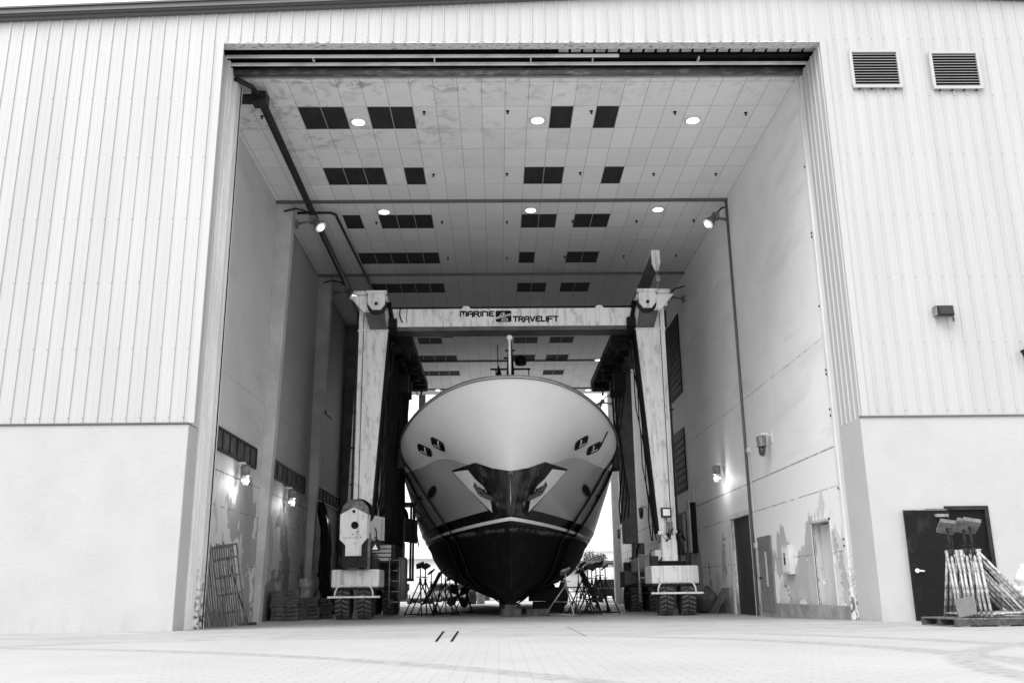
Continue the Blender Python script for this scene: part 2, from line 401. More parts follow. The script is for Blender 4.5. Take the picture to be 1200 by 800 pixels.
# header over the doorway: layered beams
def hb(name, m, y0, y1, z0, z1, x0=OL, x1=OR_):
    bm = BM(); box(bm, x0, x1, y0, y1, z0, z1); return obj(name, bm, m, hangar)
hb('header_flange', M['rusty'], -.012, .26, TOP - .03, TOP - .001)
hb('header_web', M['rustydark'], .26, .30, TOP, 14.1)
hb('header_soffit', M['rustydark'], .30, 1.62, TOP + .35, TOP + .42)
bm = BM()
x = 1.6
while x < OR_ - .2:
    box(bm, x, x + .24, .31, .60, TOP + .10, TOP + .13); x += .305
obj('soffit_sheet', bm, M['header_grey'], hangar)
hb('header_angle', M['white_line'], .60, .655, TOP - .01, TOP + .05, OL, 3.1)
hb('header_beam', M['black'], .70, .93, TOP + .12, TOP + .2)
hb('header_backing', M['black'], .655, .70, TOP + .05, TOP + .3)
hb('header_backing', M['black'], 1.01, 1.05, TOP + .05, TOP + .3)
hb('header_angle', M['white_line'], .95, 1.01, TOP - .01, TOP + .05)
hb('header_beam', M['black'], 1.06, 1.22, TOP + .1, TOP + .25)
bm = BM(); bar(bm, (OL, 1.37, TOP + .04), (OR_, 1.37, TOP + .04), .11, 12); obj('door_barrel', bm, mat('barrel_steel', .10, .4, .3, v2=.28, scale=9, lo=.5, hi=.66, stretch=(.3, 1, 1)), hangar)
hb('ceiling_trim', M['header_grey'], 1.58, 1.66, TOP + .02, 13.69, XL, XR)
for x in (-4.5, -1.5, .9, 2.45, 5.1):
    bm = BM(); box(bm, x, x + .03, .7, .92, TOP - .02, TOP + .079); obj('header_bracket', bm, M['rusty'], hangar)
# ceiling
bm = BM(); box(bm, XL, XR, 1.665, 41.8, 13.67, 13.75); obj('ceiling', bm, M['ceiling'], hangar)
for Y in (9.7, 17.25, 24.8, 32.35, 39.9):
    bm = BM(); box(bm, XL, XR, Y - .05, Y + .05, 13.58, 13.668); obj('ceiling_divider', bm, M['conduit'], hangar)
DT = [(363,139),(392,139),(443,138),(471,138),(657,137),(710,137),
      (391,208),(414,208),(437,208),(484,207),(625,205),(648,205),(718,205),
      (412,262),(455,261),(477,261),(497,261),(621,260),(643,260),(684,260),(705,260),
      (427,305),(446,305),(466,305),(485,305),(504,305),(618,304),(675,303),(694,303),
      (443,340),(461,341),(478,341),(496,341),(513,341),(616,340),(633,340),(668,340),(685,339),
      (492,396),(505,396),(518,395),(530,395),(612,395),(626,395),(653,395),(667,395),
      (487,417),(500,417),(513,417),(526,417),(609,417),(622,417),(649,417),(662,417),
      (496,437),(508,437),(520,438),(533,438),(646,437),(659,437)]
seen = set()
def bayrow(Y): return 2.15 + 1.258 * math.floor((Y - 2.15) / 1.258)
for p in DT:
    q = onZ(p[0], p[1], 13.665); kx = math.floor((q.x - .93) / .638); y0 = bayrow(q.y)
    if (kx, y0) in seen: continue
    seen.add((kx, y0)); x0 = .93 + kx * .638
    bm = BM(); box(bm, x0 + .012, x0 + .626, y0 + .012, y0 + 1.246, 13.662, 13.668)
    obj('dark_ceiling_panel', bm, M['dark_tile'], hangar)
# side walls
for ya, yb, mm in ((1.97, 9.75, M['wall_l']), (9.75, 17.3, wall_mat('left_wall_second_bay', .40, .50, -1)), (17.3, 41.8, wall_mat('left_wall_far_bays', .15, .2, -1))):  # bays darken with depth: the fading daylight is put into the paint values
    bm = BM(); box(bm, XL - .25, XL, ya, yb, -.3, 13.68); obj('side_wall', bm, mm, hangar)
bm = BM()
ops = [(2.95, 4.25, gz(3) + .35, 2.26), (10.0, 12.5, -.2, 2.98)]     # recess with door, roller shutter opening
ys = [1.86, 2.95, 4.25, 10.0, 12.5, 41.8]
for a, b in zip(ys, ys[1:]):
    z0 = -.3
    for o0, o1, oz0, oz1 in ops:
        if a >= o0 and b <= o1: z0 = oz1
    box(bm, XR, XR + .3, a, b, z0, 13.68)
obj('side_wall', bm, M['wall_r'], hangar)
bm = BM(); box(bm, XR - .03, XR, 1.9, 9.9, -.25, .28); box(bm, XR - .03, XR, 12.6, 16, -.25, .22); obj('wall_kerb', bm, M['lift_mid'], hangar)
# doorway recess with pale steel door
bm = BM(); box(bm, XR + .2, XR + .26, 3.0, 4.2, .05, 2.22); d = obj('side_door', bm, M['steel_white'], hangar)
bm = BM(); bar(bm, (XR + .19, 3.12, 1.05), (XR + .12, 3.12, 1.05), .03); obj('handle', bm, M['dark'], d)
bm = BM(); box(bm, XR - .02, XR + .02, 4.25, 4.31, 0, 2.32); box(bm, XR - .02, XR + .02, 2.89, 2.95, 0, 2.32); box(bm, XR - .02, XR + .02, 2.89, 4.31, 2.26, 2.32); obj('door_frame', bm, M['steel_white'], hangar)
# grey steel door
bm = BM(); box(bm, XR - .05, XR - .004, 7.85, 9.2, .02, 2.2); d = obj('side_door', bm, M['grey_mid'], hangar)
d['label'] = 'grey steel side door with a pale kick strip'
bm = BM(); box(bm, XR - .06, XR - .052, 8.35, 8.5, .75, 1.75); obj('door_sign', bm, M['steel_white'], d)
bm = BM(); bar(bm, (XR - .05, 9.05, 1.0), (XR - .12, 9.05, 1.0), .03); obj('handle', bm, M['dark'], d)
# roller shutter
bm = BM()
z = -.1
while z < 2.96:
    box(bm, XR + .1, XR + .125, 10.0, 12.5, z, z + .085); box(bm, XR + .13, XR + .14, 10, 12.5, z + .08, z + .11); z += .1
obj('roller_shutter', bm, mat('shutter', .045, .5), hangar)
bm = BM(); box(bm, XR - .04, XR + .02, 12.5, 12.75, -.15, 3.15); box(bm, XR - .04, XR + .02, 9.88, 10.0, -.15, 3.15); box(bm, XR - .04, XR + .02, 10, 12.5, 2.98, 3.15); obj('shutter_frame', bm, M['wall_rear'], hangar)
# vertical conduit and seam on the right wall
bm = BM(); bar(bm, (XR - .05, 9.72, -.1), (XR - .05, 9.72, 13.6), .045); obj('conduit', bm, M['conduit'], hangar)
bm = BM(); bar(bm, (XR - .03, 9.4, -.1), (XR - .03, 9.4, 4.9), .02); box(bm, XR - .1, XR, 9.32, 9.48, 1.9, 2.05); box(bm, XR - .1, XR, 9.35, 9.5, 4.85, 5.0); obj('conduit', bm, M['steel_white'], hangar)
# dark high windows and louvre box on the right wall
def wall_window(y0, y1, z0, z1, proud=.05):
    bm = BM(); box(bm, XR - proud, XR - .002, y0, y1, z0, z1); w = obj('window', bm, M['black'], hangar)
    bm = BM()
    for i in range(int((z1 - z0) / .3)): box(bm, XR - proud - .03, XR - proud - .002, y0 + .08, y1 - .08, z0 + .1 + i * .3, z0 + .14 + i * .3)
    obj('pane', bm, M['black'], w)
    return w
wall_window(19.1, 22.6, 8.9, 12.4); wall_window(19.3, 22.6, 4.75, 7.4)
bm = BM(); box(bm, XR - .30, XR - .002, 18.0, 18.4, 2.1, 4.1); box(bm, XR - .12, XR - .002, 18.4, 21.9, 2.15, 3.85); w = obj('window', bm, [M['black']], hangar)
bm = BM(); box(bm, XR - .34, XR - .301, 17.7, 18.3, 2.12, 4.15); obj('window_shutter', bm, M['col'], hangar)
bm = BM(); box(bm, XR - .18, XR - .121, 19.6, 19.9, 2.2, 3.8); obj('window_shutter', bm, M['col'], hangar)
bm = BM(); box(bm, XR - .02, XR + .001, 18.2, 22.9, 3.95, 4.7); obj('pale_patch_board', bm, M['wall_rear'], hangar)
# tapered wall columns left
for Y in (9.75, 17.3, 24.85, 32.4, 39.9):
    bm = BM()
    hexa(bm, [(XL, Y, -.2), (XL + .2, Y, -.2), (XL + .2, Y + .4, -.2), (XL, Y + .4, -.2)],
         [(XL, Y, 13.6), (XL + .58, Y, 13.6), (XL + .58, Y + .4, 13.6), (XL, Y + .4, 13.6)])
    obj('wall_column', bm, M['col'] if Y < 12 else (M['col2'] if Y < 20 else M['lift_dark']), hangar, .01)  # farther columns use darker paint copies, standing in for shade
# vent bands on the left wall
for y0, y1 in ((4.65, 9.0), (11.05, 16.4), (18.7, 24.4)):
    bm = BM(); box(bm, XL, XL + .06, y0, y1, 4.42, 4.48); box(bm, XL, XL + .06, y0, y1, 5.0, 5.06); box(bm, XL, XL + .06, y0, y0 + .06, 4.48, 5.0); box(bm, XL, XL + .06, y1 - .06, y1, 4.48, 5.0)
    f_ = obj('vent_band', bm, M['dark'], hangar)
    bm = BM(); box(bm, XL + .003, XL + .02, y0 + .06, y1 - .06, 4.48, 5.0); n = int((y1 - y0) / .72)
    obj('vent_mesh', bm, mat('vent_mesh', .05, .8, v2=.12, scale=5, lo=.45, hi=.6, stretch=(1, 2.5, .6)), f_)
    bm = BM()
    for i in range(1, n): yy = y0 + (y1 - y0) * i / n; box(bm, XL + .02, XL + .055, yy, yy + .05, 4.48, 5.0)
    obj('vent_bar', bm, M['dark'], f_)
# small wall openings on the far part of the left wall
for y0, z0 in ((26.0, 6.4), (20.1, 8.3)):
    bm = BM(); box(bm, XL, XL + .05, y0, y0 + 1.6, z0, z0 + .12); obj('wall_bracket', bm, M['dark'], hangar)
# rear frame of the hall
for x in (XL + .0, XR - .45):
    bm = BM(); box(bm, x, x + .45, 41.81, 42.3, -.2, 13.7); obj('rear_post', bm, M['wall_rear'], hangar)
for x in (5.2, -5.3):
    bm = BM(); box(bm, x, x + .45, 41.85, 42.2, 8.2, 13.7); obj('rear_post', bm, M['grey_mid'], hangar)
# outer side walls of the building
for x in (-24.2, 26):
    bm = BM(); box(bm, x, x + .2, 0, 42, -.1, roofz(x)); obj('outer_wall', bm, M['siding'], hangar)
for a, b in ((-24, XL - .25), (XR + .3, 26)):
    bm = BM(); box(bm, a, b, 41.8, 42, -.2, 13.9); obj('outer_wall', bm, M['siding'], hangar)
# sprinkler / drain pipes
bm = BM(); tube(bm, [(-6.55, 1.35, 13.3), (-6.3, 1.9, 13.4), (-6.2, 2.3, 13.36)], .07); tube(bm, [(-6.2, 2.3, 13.36), (-6.32, 12, 13.36), (-6.5, 41.5, 13.36)], .11, 10); bar(bm, (XL, 2.45, 13.36), (-6.2, 2.45, 13.36), .14, 10)
box(bm, -6.4, -6.02, 2.25, 2.65, 13.2, 13.5); obj('main_pipe', bm, M['dark'], hangar)
bm = BM(); tube(bm, [(-6.9, 10.35, 13.5), (-5.75, 10.35, 13.5), (-5.6, 10.5, 13.5), (-5.4, 18.3, 13.5), (-5.3, 41, 13.5)], .05); obj('branch_pipe', bm, M['dark'], hangar)
# black entrance door on the facade, standing open against the wall
bm = BM(); box(bm, 9.0, 10.3, .35, .4, 0, 2.26); obj('dark_room', bm, M['black'], hangar)
A0, A1 = 8.99, 10.35
bm = BM(); box(bm, 9.40, 9.48, -.05, .1, 0, 2.31); box(bm, 10.24, 10.32, -.05, .1, 0, 2.31); box(bm, 9.48, 10.24, -.05, .1, 2.23, 2.31)
obj('door_frame', bm, M['dark'], hangar)
bm = BM(); box(bm, 9.481, 10.239, -.0, .05, 0, 2.229); obj('door_leaf', bm, mat('door_dark', .006, .6, v2=.012, scale=3, lo=.5, hi=.8), hangar)
bm = BM(); box(bm, 8.5, 9.42, -.11, -.06, .02, 2.22)
d = obj('door', bm, mat('door_black', .009, .55, v2=.03, scale=3.5, lo=.52, hi=.75, detail=8), hangar)
d['label'] = 'black steel door leaf folded open against the stucco'
bm = BM(); box(bm, 8.5, 9.40, -.115, -.05, 2.222, 2.24); obj('door_edge', bm, M['galv'], d)
bm = BM(); bar(bm, (8.62, -.11, 1.0), (8.62, -.15, 1.0), .045); bar(bm, (8.62, -.15, 1.0), (8.76, -.15, .99), .018); obj('handle', bm, M['white_plain'], d)
bm = BM(); box(bm, 9.12, 9.4, -.17, -.111, 2.08, 2.14); obj('closer', bm, M['galv'], d)

# ------------------------------------------------------------------ fixtures on the building
def vent(loc, label):
    t = thing('louvre_vent', label, 'vent', loc, 0, 'louvre vents on the facade'); W, H = 1.07, .88
    bm = BM(); box(bm, -W/2, W/2, -.01, 0, -H/2, H/2); obj('backing', bm, M['black'], t)
    bm = BM(); box(bm, -W/2 - .06, W/2 + .06, -.07, -.005, H/2, H/2 + .07); box(bm, -W/2 - .06, W/2 + .06, -.07, -.005, -H/2 - .07, -H/2); box(bm, -W/2 - .07, -W/2, -.069, -.005, -H/2, H/2); box(bm, W/2, W/2 + .07, -.069, -.005, -H/2, H/2)
    obj('frame', bm, M['siding'], t)
    bm = BM()
    for i in range(12):
        z = -H/2 + (i + .4) * H / 12
        hexa(bm, [(-W/2, -.06, z - .018), (-W/2, -.015, z + .002), (-W/2, -.015, z + .008), (-W/2, -.06, z - .008)], [(W/2, -.06, z - .018), (W/2, -.015, z + .002), (W/2, -.015, z + .008), (W/2, -.06, z - .008)])
    obj('slats', bm, M['siding'], t)
    bm = BM()
    for i in range(4): box(bm, -.45 + i * .29, -.42 + i * .29, -.04, -.0, -H/2 - .1, -H/2 - .072)
    obj('weep', bm, M['dark'], t)
vent((9.14, -.03, 12.66), 'louvred white vent on the siding, nearer the big doorway')
vent((11.07, -.03, 12.62), 'louvred white vent on the siding, farther from the big doorway')

def flood_facade(name, loc, label, rz=0):
    t = thing(name, label, 'floodlight', loc, rz)
    bm = BM(); hexa(bm, [(-.17, -.1, -.1), (.17, -.1, -.1), (.17, -.26, -.13), (-.17, -.26, -.13)][::1], [(-.17, -.1, .1), (.17, -.1, .1), (.17, -.2, .12), (-.17, -.2, .12)]); obj('housing', bm, M['dark'], t, .01)
    bm = BM(); hexa(bm, [(-.14, -.262, -.10), (.14, -.262, -.10), (.14, -.268, -.10), (-.14, -.268, -.10)], [(-.14, -.205, .09), (.14, -.205, .09), (.14, -.211, .09), (-.14, -.211, .09)]); obj('lens', bm, M['glass_dark'], t)
    bm = BM(); box(bm, -.2, -.18, -.2, -.02, -.1, .12); box(bm, .18, .2, -.2, -.02, -.1, .12); box(bm, -.2, .2, -.04, -.015, -.02, .04); obj('bracket', bm, M['galv'], t)
    bm = BM(); tube(bm, [(.2, -.03, .05), (.24, -.03, 0), (.25, -.03, -.2)], .012); obj('cable', bm, M['dark'], t)
    return t
flood_facade('floodlight', (9.93, 0, 6.56), 'small black floodlight mounted midway up the ribbed siding')
t = thing('wall_floodlight', 'wedge shaped lamp on the siding at the right edge of the photo', 'floodlight', (11.85, 0, 5.55))
bm = BM(); hexa(bm, [(-.3, -.32, .12), (.3, -.32, .12), (.3, -.02, .12), (-.3, -.02, .12)], [(-.12, -.12, -.25), (.3, -.12, -.25), (.3, -.02, -.25), (-.12, -.02, -.25)]); obj('housing', bm, M['dark'], t)
bm = BM(); tube(bm, [(-.31, -.33, .13), (-.12, -.13, -.27), (.2, -.13, -.27)], .018); tube(bm, [(-.31, -.33, .13), (.3, -.33, .13)], .018); obj('guard', bm, M['galv'], t)

# ceiling lights
cl = thing('ceiling_light', 'x', 'ceiling light', (0, 0, 0), 0, 'round ceiling lights')
bm = BM(); lathe(bm, [(.2, 0), (.24, -.02), (.24, -.06), (.19, -.065)], n=24); obj('rim', bm, M['white_plain'], cl)
bm = BM(); lathe(bm, [(.18, -.055), (.18, -.07), (.1, -.10), (.01, -.105)], n=24); obj('lens', bm, M['lamp_on'], cl)
LT = [((420,144),'lit round ceiling light between two pairs of dark tiles, front left'), ((630,142),'lit round ceiling light in the middle of the front row'), ((812,142),'lit round ceiling light nearest the front right wall'),
      ((450,249),'lit round ceiling light left of centre just behind the first divider'), ((622,247),'lit round ceiling light at the centre just behind the first divider'), ((771,246),'lit round ceiling light at right just behind the first divider'),
      ((701,422),'lit ceiling light seen under the crossbeam beside the right girder'), ((689,457),'small lit ceiling light just above the right of the hull edge'), ((513,457),'small lit ceiling light just above the left of the hull edge')]
for i, (p, lab) in enumerate(LT):
    q = onZ(p[0], p[1], 13.6); q.z = 13.67
    if i == 0: cl.location = q; cl['label'] = lab
    else: dup(cl, q, 0, lab)
# sprinklers
sp = None
SL = [(497,133),(595,132),(693,132),(791,133),(874,134),(508,206),(594,205),(680,204),(766,205),(839,205),(441,262),(518,261),(594,261),(671,260),(746,260),(813,259),(307,138),(525,303),(594,303),(662,302),(731,301),(792,300)]
for p in SL:
    q = onZ(p[0], p[1], 13.62); q.z = 13.67
    if sp is None:
        bm = BM(); lathe(bm, [(.05, 0), (.05, -.015), (.018, -.02), (.018, -.07), (.035, -.075), (.035, -.085)], n=10)
        sp = tag(obj('sprinkler_head', bm, M['black']), 'tiny black sprinkler head under the tiled ceiling', 'sprinkler', 'sprinkler heads in the ceiling'); sp.location = q
    else:
        s_ = sp.copy(); C.objects.link(s_); s_.location = q

# wall lanterns (caged, jelly-jar)
def lantern(name, glow):
    t = thing(name, 'x', 'wall lantern', (0, 0, 0), 0, 'caged wall lanterns')
    bm = BM(); box(bm, -.02, .015, -.16, .16, -.12, .26); tube(bm, [(.015, 0, .12), (.14, 0, .2), (.3, 0, .2), (.34, 0, .12)], .035); obj('bracket', bm, M['wall_rear'], t)
    bm = BM(); lathe(bm, [(.06, .14), (.16, .11), (.17, .02), (.15, -.2), (.165, -.21), (.165, -.25), (.12, -.25)], (.34, 0, 0), n=16); obj('cap', bm, M['lamp_body'], t)
    bm = BM(); lathe(bm, [(.11, -.25), (.115, -.4), (.09, -.5), (.03, -.54)], (.34, 0, 0), n=16); obj('globe', bm, glow, t)
    bm = BM()
    for k in range(6):
        a = k * math.pi / 3; u, v = math.cos(a), math.sin(a)
        tube(bm, [(.34 + .13 * u, .13 * v, -.25), (.34 + .135 * u, .135 * v, -.42), (.34 + .09 * u, .09 * v, -.54), (.34, 0, -.58)], .009, 5)
    obj('cage', bm, M['lamp_body'], t)
    if glow is M['globe']:
        bm = BM(); lathe(bm, [(.02, -.3), (.05, -.3), (.118, -.36), (.118, -.42), (.05, -.49), (.02, -.5)], (.34, 0, 0), n=12); obj('bulb', bm, M['bulb'], t)
    return t
lit = lantern('wall_lantern', M['globe']); off = lantern('wall_lantern', mat('unlit_globe', .05, .15))
WL = [(XL, (290,549), lit, 'lit caged lantern on the left wall nearest the doorway, over the ladders'), (XL, (344,577), lit, 'lit caged lantern on the left wall above the stacked mats'), (XL, (380,598), lit, 'lit caged lantern on the left wall beside the hanging black tarp'),
      (XR, (838,549), lit, 'lit caged lantern on the right wall near the shuttered window'), (XR, (890,515), off, 'unlit caged lantern on the right wall between door and doorway'),
      (XR, (750,597), off, 'unlit caged lantern on the right wall seen between the travel lift legs'), (XR, (724,622), off, 'unlit caged lantern on the far right wall beside the yacht')]
lanterns = []
lit.scale = off.scale = (.85, .85, .85)
used = set()
for X, p, src, lab in WL:
    q = onX(p[0], p[1], X + (.34 if X < 0 else -.34)); q.x = X; rz = 0 if X < 0 else math.pi
    if id(src) not in used: used.add(id(src)); src.location = q; src.rotation_euler = (0, 0, rz); src['label'] = lab
    else: dup(src, q, rz, lab)
    if src is lit: lanterns.append((q, X))
# real lamp light: the photograph shows these lit
for q, X in lanterns:
    ld = bpy.data.lights.new('lantern_glow', 'POINT'); ld.energy = 28; ld.shadow_soft_size = .1
    lo = bpy.data.objects.new('lantern_glow', ld); C.objects.link(lo); lo.location = (X + (.5 if X < 0 else -.5), q.y - .05, q.z - .42)

# bell floodlights on the columns
bf = thing('bell_floodlight', 'x', 'floodlight', (0, 0, 0), 0, 'bell floodlights high on the walls')
bm = BM(); tube(bm, [(-.9, 0, .45), (-.5, 0, .55), (-.15, 0, .45), (.02, 0, .3)], .03); obj('cable', bm, M['dark'], bf)
bm = BM(); bar(bm, (-.45, .05, .0), (.1, .0, .1), .05); box(bm, -.5, -.42, -.07, .17, -.12, .12); box(bm, -.02, .2, -.12, .12, .02, .26); obj('arm', bm, M['lamp_body'], bf)
ax = Vector((.62, -.28, -.73)).normalized(); c0 = Vector((.12, 0, .14))
bm = BM(); lathe(bm, [(.08, 0), (.11, .05), (.13, .2), (.20, .38), (.215, .46), (.19, .46)], c0, ax, 20); obj('bell', bm, M['lamp_body'], bf)
bm = BM(); lathe(bm, [(.195, .45), (.195, .463), (.1, .465)], c0, ax, 20); obj('lens', bm, M['lamp_soft'], bf)
bm = BM(); lathe(bm, [(.02, .47), (.09, .472), (.085, .52), (.02, .53)], c0, ax, 12); obj('bulb', bm, M['bulb'], bf)
BF = [((363,262), 9.7, 1, 'lit bell floodlight high on the nearest left wall column'), ((404,343), 17.2, 1, 'lit bell floodlight high on the second left wall column'),
      ((842,258), 9.9, -1, 'lit bell floodlight high on the right wall beside the conduit'), ((788,350), 17.4, -1, 'dim bell floodlight high on the right wall above the travel lift corner'), ((708,473), 37, -1, 'small dark floodlight by the rear post at the right of the hull')]
for i, (p, Y, s, lab) in enumerate(BF):
    q = onY(p[0], p[1], Y)
    o = bf if i == 0 else dup(bf, q, 0, lab)
    o.location = q; o['label'] = lab; o.scale = (s, 1, 1)

# fire cabinet on the right wall
t = thing('extinguisher_cabinet', 'white cabinet with a dark emblem on the right wall by the grey door', 'cabinet', (XR, 6.2, 1.1))
bm = BM(); box(bm, -.16, -.003, -.3, .3, -.05, .72); obj('case', bm, M['steel_white'], t, .01)
bm = BM(); box(bm, -.175, -.162, -.22, .22, .02, .65); obj('door', bm, M['white_plain'], t)
bm = BM(); box(bm, -.182, -.176, -.06, .06, .2, .42); lathe(bm, [(.001, -.176), (.05, -.176), (.05, -.182), (.001, -.182)], (0, 0, .48), (1, 0, 0), 12); obj('emblem', bm, M['black'], t)

# ------------------------------------------------------------------ yacht
yacht = thing('motor_yacht', 'large silver motor yacht bow with black bottom standing on blocks in the hangar', 'yacht')
BX = .43
# line: (stem Y, stem Z, half beam, mid Z, run length, fullness)
LN = [(12.4, .26, .06, .26, 3, 1.0), (12.22, .5, 1.3, .65, 14, 1.0), (12.05, .95, 2.75, 1.35, 13, 1.15), (11.85, 1.7, 3.3, 2.0, 12.5, 1.1), (11.55, 2.45, 3.45, 2.4, 12.3, 1.1),
      (11.38, 2.84, 3.56, 2.6, 12.1, 1.13), (11.15, 3.42, 3.76, 3.0, 11.2, 1.14), (10.9, 3.8, 4.02, 4.1, 9.6, 1.2), (10.52, 4.5, 4.26, 5.25, 8.1, 1.25), (9.8, 5.8, 4.22, 5.62, 7.6, 1.75), (9.0, 7.3, 4.13, 6.0, 7.2, 2.25)]
def hull_line(j, u):
    Y0, Z0, hb_, Zm, Ln, b = LN[j]; w = min(u, 1.)
    g_ = (1 - (1 - w) ** 2) ** (1 / b) if w > 0 else 0
    if u > 1: g_ = 1 - .12 * ((u - 1) / 2.6) ** 2
    s = 1 - (1 - w) ** 2
    bump = {8: .36, 9: .14, 7: .14}.get(j, 0) * math.exp(-((u - .27) / .15) ** 2) * min(1, u / .05)
    return Vector((hb_ * g_, Y0 + Ln * min(u, 1) + (max(0, u - 1)) * 8.0, Z0 + (Zm - Z0) * s + bump))
def cr(p0, p1, p2, p3, t):
    return .5 * ((2 * p1) + (p2 - p0) * t + (2 * p0 - 5 * p1 + 4 * p2 - p3) * t * t + (3 * p1 - p0 - 3 * p2 + p3) * t ** 3)
US = [0, .0015, .005, .012, .022, .035, .05, .07, .095, .125, .16, .2, .25, .3, .36, .42, .49, .56, .64, .73, .82, .91, 1, 1.2, 1.5, 2.0, 2.6, 3.2, 3.5]
def hull_pt(v, u):          # v in 0..len-1 ; knuckle at 8 and boot top at 5 and 6 stay creased
    j = min(int(v), len(LN) - 2); t = v - j
    creases = (0, 5, 6, 8, 10)
    def get(k):
        k = max(0, min(len(LN) - 1, k)); return hull_line(k, u)
    p1, p2 = get(j), get(j + 1)
    p0 = p1 * 2 - p2 if j in creases else get(j - 1)
    p3 = p2 * 2 - p1 if j + 1 in creases else get(j + 2)
    return cr(p0, p1, p2, p3, t)
SUB = 5
def hull_mesh(name, v0, v1, m, extra=0., parent=None):
    bm = BM(); vs = [v0 + i / SUB for i in range(int(round((v1 - v0) * SUB)) + 1)]
    rows = []
    for v in vs:
        L_ = [hull_pt(v, u) for u in US]
        row = [(Vector((BX - p.x, p.y, p.z))) for p in L_[::-1]] + [Vector((BX + p.x, p.y, p.z)) for p in L_[1:]]
        rows.append([bm.verts.new(p) for p in row])
    for a, b in zip(rows, rows[1:]):
        for i in range(len(a) - 1):
            f = bm.faces.new((a[i], a[i + 1], b[i + 1], b[i])); f.smooth = True
    o = obj(name, bm, m, parent or yacht, fix=False)
    return o
M['hull_top'] = mat('silver_topside', .9, .42, 0, v2=.86, scale=.6, coat=0)
M['hull_low'] = mat('silver_lower_topside', .68, .07, .3, v2=.6, scale=.5, lo=.3, hi=.7, coat=1.)  # darker copy of the silver paint, imitating dark reflections below the knuckle
M['boot'] = mat('black_boot', .01, .2, coat=.5)
M['stripe'] = mat('white_boot_stripe', .95, .35)
g = G('black_antifouling')
fn = g.noise(7, None, 8, .72); zz_ = g.mth('ADD', g.xyz.outputs[2], g.mth('MULTIPLY', g.mth('SUBTRACT', fn, .5), .35))
band = g.mth('MULTIPLY', g.mth('MULTIPLY', g.rng(zz_, 2.60, 2.66), g.rng(zz_, 2.70, 2.76, 1, 0)), g.rng(g.noise(1.3, None, 4), .44, .56))
c = g.lerp(g.rng(g.noise(2.6, None, 8, .7), .54, .8), .008, .045)
c = g.lerp(g.mth('MULTIPLY', band, .7), c, .2)
M['bottom'] = g.done(c, .5)
hull_mesh('hull_bottom', 0, 5, M['bottom'])
hull_mesh('boot_stripe', 5, 5.2, M['boot'])['label'] = 'black paint line under the white stripe'
hull_mesh('boot_stripe', 5.2, 5.4, M['stripe'])
hull_mesh('boot_top', 5.4, 6, M['boot'])
hull_mesh('lower_topside', 6, 8, M['hull_low'])
top_o = hull_mesh('upper_topside', 8, 10, M['hull_top'])
# combined surface for placing fittings
def hull_bvh():
    vs, fs = [], []
    vv = [i / SUB for i in range(10 * SUB + 1)]
    W = 2 * len(US) - 1
    for v in vv:
        L_ = [hull_pt(v, u) for u in US]
        vs += [Vector((BX - p.x, p.y, p.z)) for p in L_[::-1]] + [Vector((BX + p.x, p.y, p.z)) for p in L_[1:]]
    for a in range(len(vv) - 1):
        for i in range(W - 1): fs.append((a * W + i, a * W + i + 1, (a + 1) * W + i + 1, (a + 1) * W + i))
    return BVHTree.FromPolygons(vs, fs)
HB = hull_bvh()
def at_hull(px, py):
    h = HB.ray_cast(CAM, ray(px, py)); return (h[0], h[1] if h[1].y < 0 else -h[1]) if h[0] else (None, None)
def at_xz(x, z):        # the hull's outer surface at lateral x (from centreline) and height z, found along the ship's axis
    h = HB.ray_cast(Vector((BX + x, 0, z)), Vector((0, 1, 0)))
    return (h[0], h[1] if h[1].y < 0 else -h[1])
def patch(bm, pts, off, n=6, thick=.02, mi=0, mirror=1):
    """a plate that follows the hull: pts = polygon in (x,z), fanned and subdivided"""
    cx = sum(p[0] for p in pts) / len(pts); cz = sum(p[1] for p in pts) / len(pts)
    ring = []
    for i in range(len(pts)):
        a, b = pts[i], pts[(i + 1) % len(pts)]
        for k in range(n): ring.append((a[0] + (b[0] - a[0]) * k / n, a[1] + (b[1] - a[1]) * k / n))
    lay = []
    for s in [1 - k / 5 for k in range(5)]:
        lay.append([(cx + (p[0] - cx) * s, cz + (p[1] - cz) * s) for p in ring])
    V = []
    for L_ in lay:
        r_ = []
        for p in L_:
            q, nn = at_xz(p[0] * mirror, p[1]); r_.append(bm.verts.new(q + nn * off))
        V.append(r_)
    q, nn = at_xz(cx * mirror, cz); cv = bm.verts.new(q + nn * off)
    for a, b in zip(V, V[1:]):
        for i in range(len(a)):
            f = bm.faces.new((a[i], a[(i + 1) % len(a)], b[(i + 1) % len(a)], b[i])); f.smooth = True; f.material_index = mi
    for i in range(len(V[-1])): f = bm.faces.new((V[-1][i], V[-1][(i + 1) % len(V[-1])], cv)); f.smooth = True; f.material_index = mi
def P2(px, py):
    q, n_ = at_hull(px, py); return (q.x - BX, q.z)
M['steel_dark'] = mat('polished_dark_steel', .10, .16, .9, v2=.2, scale=2, stretch=(3, 1, .4))
M['steel_bright'] = mat('bright_liner', .95, .12, 0, coat=1)
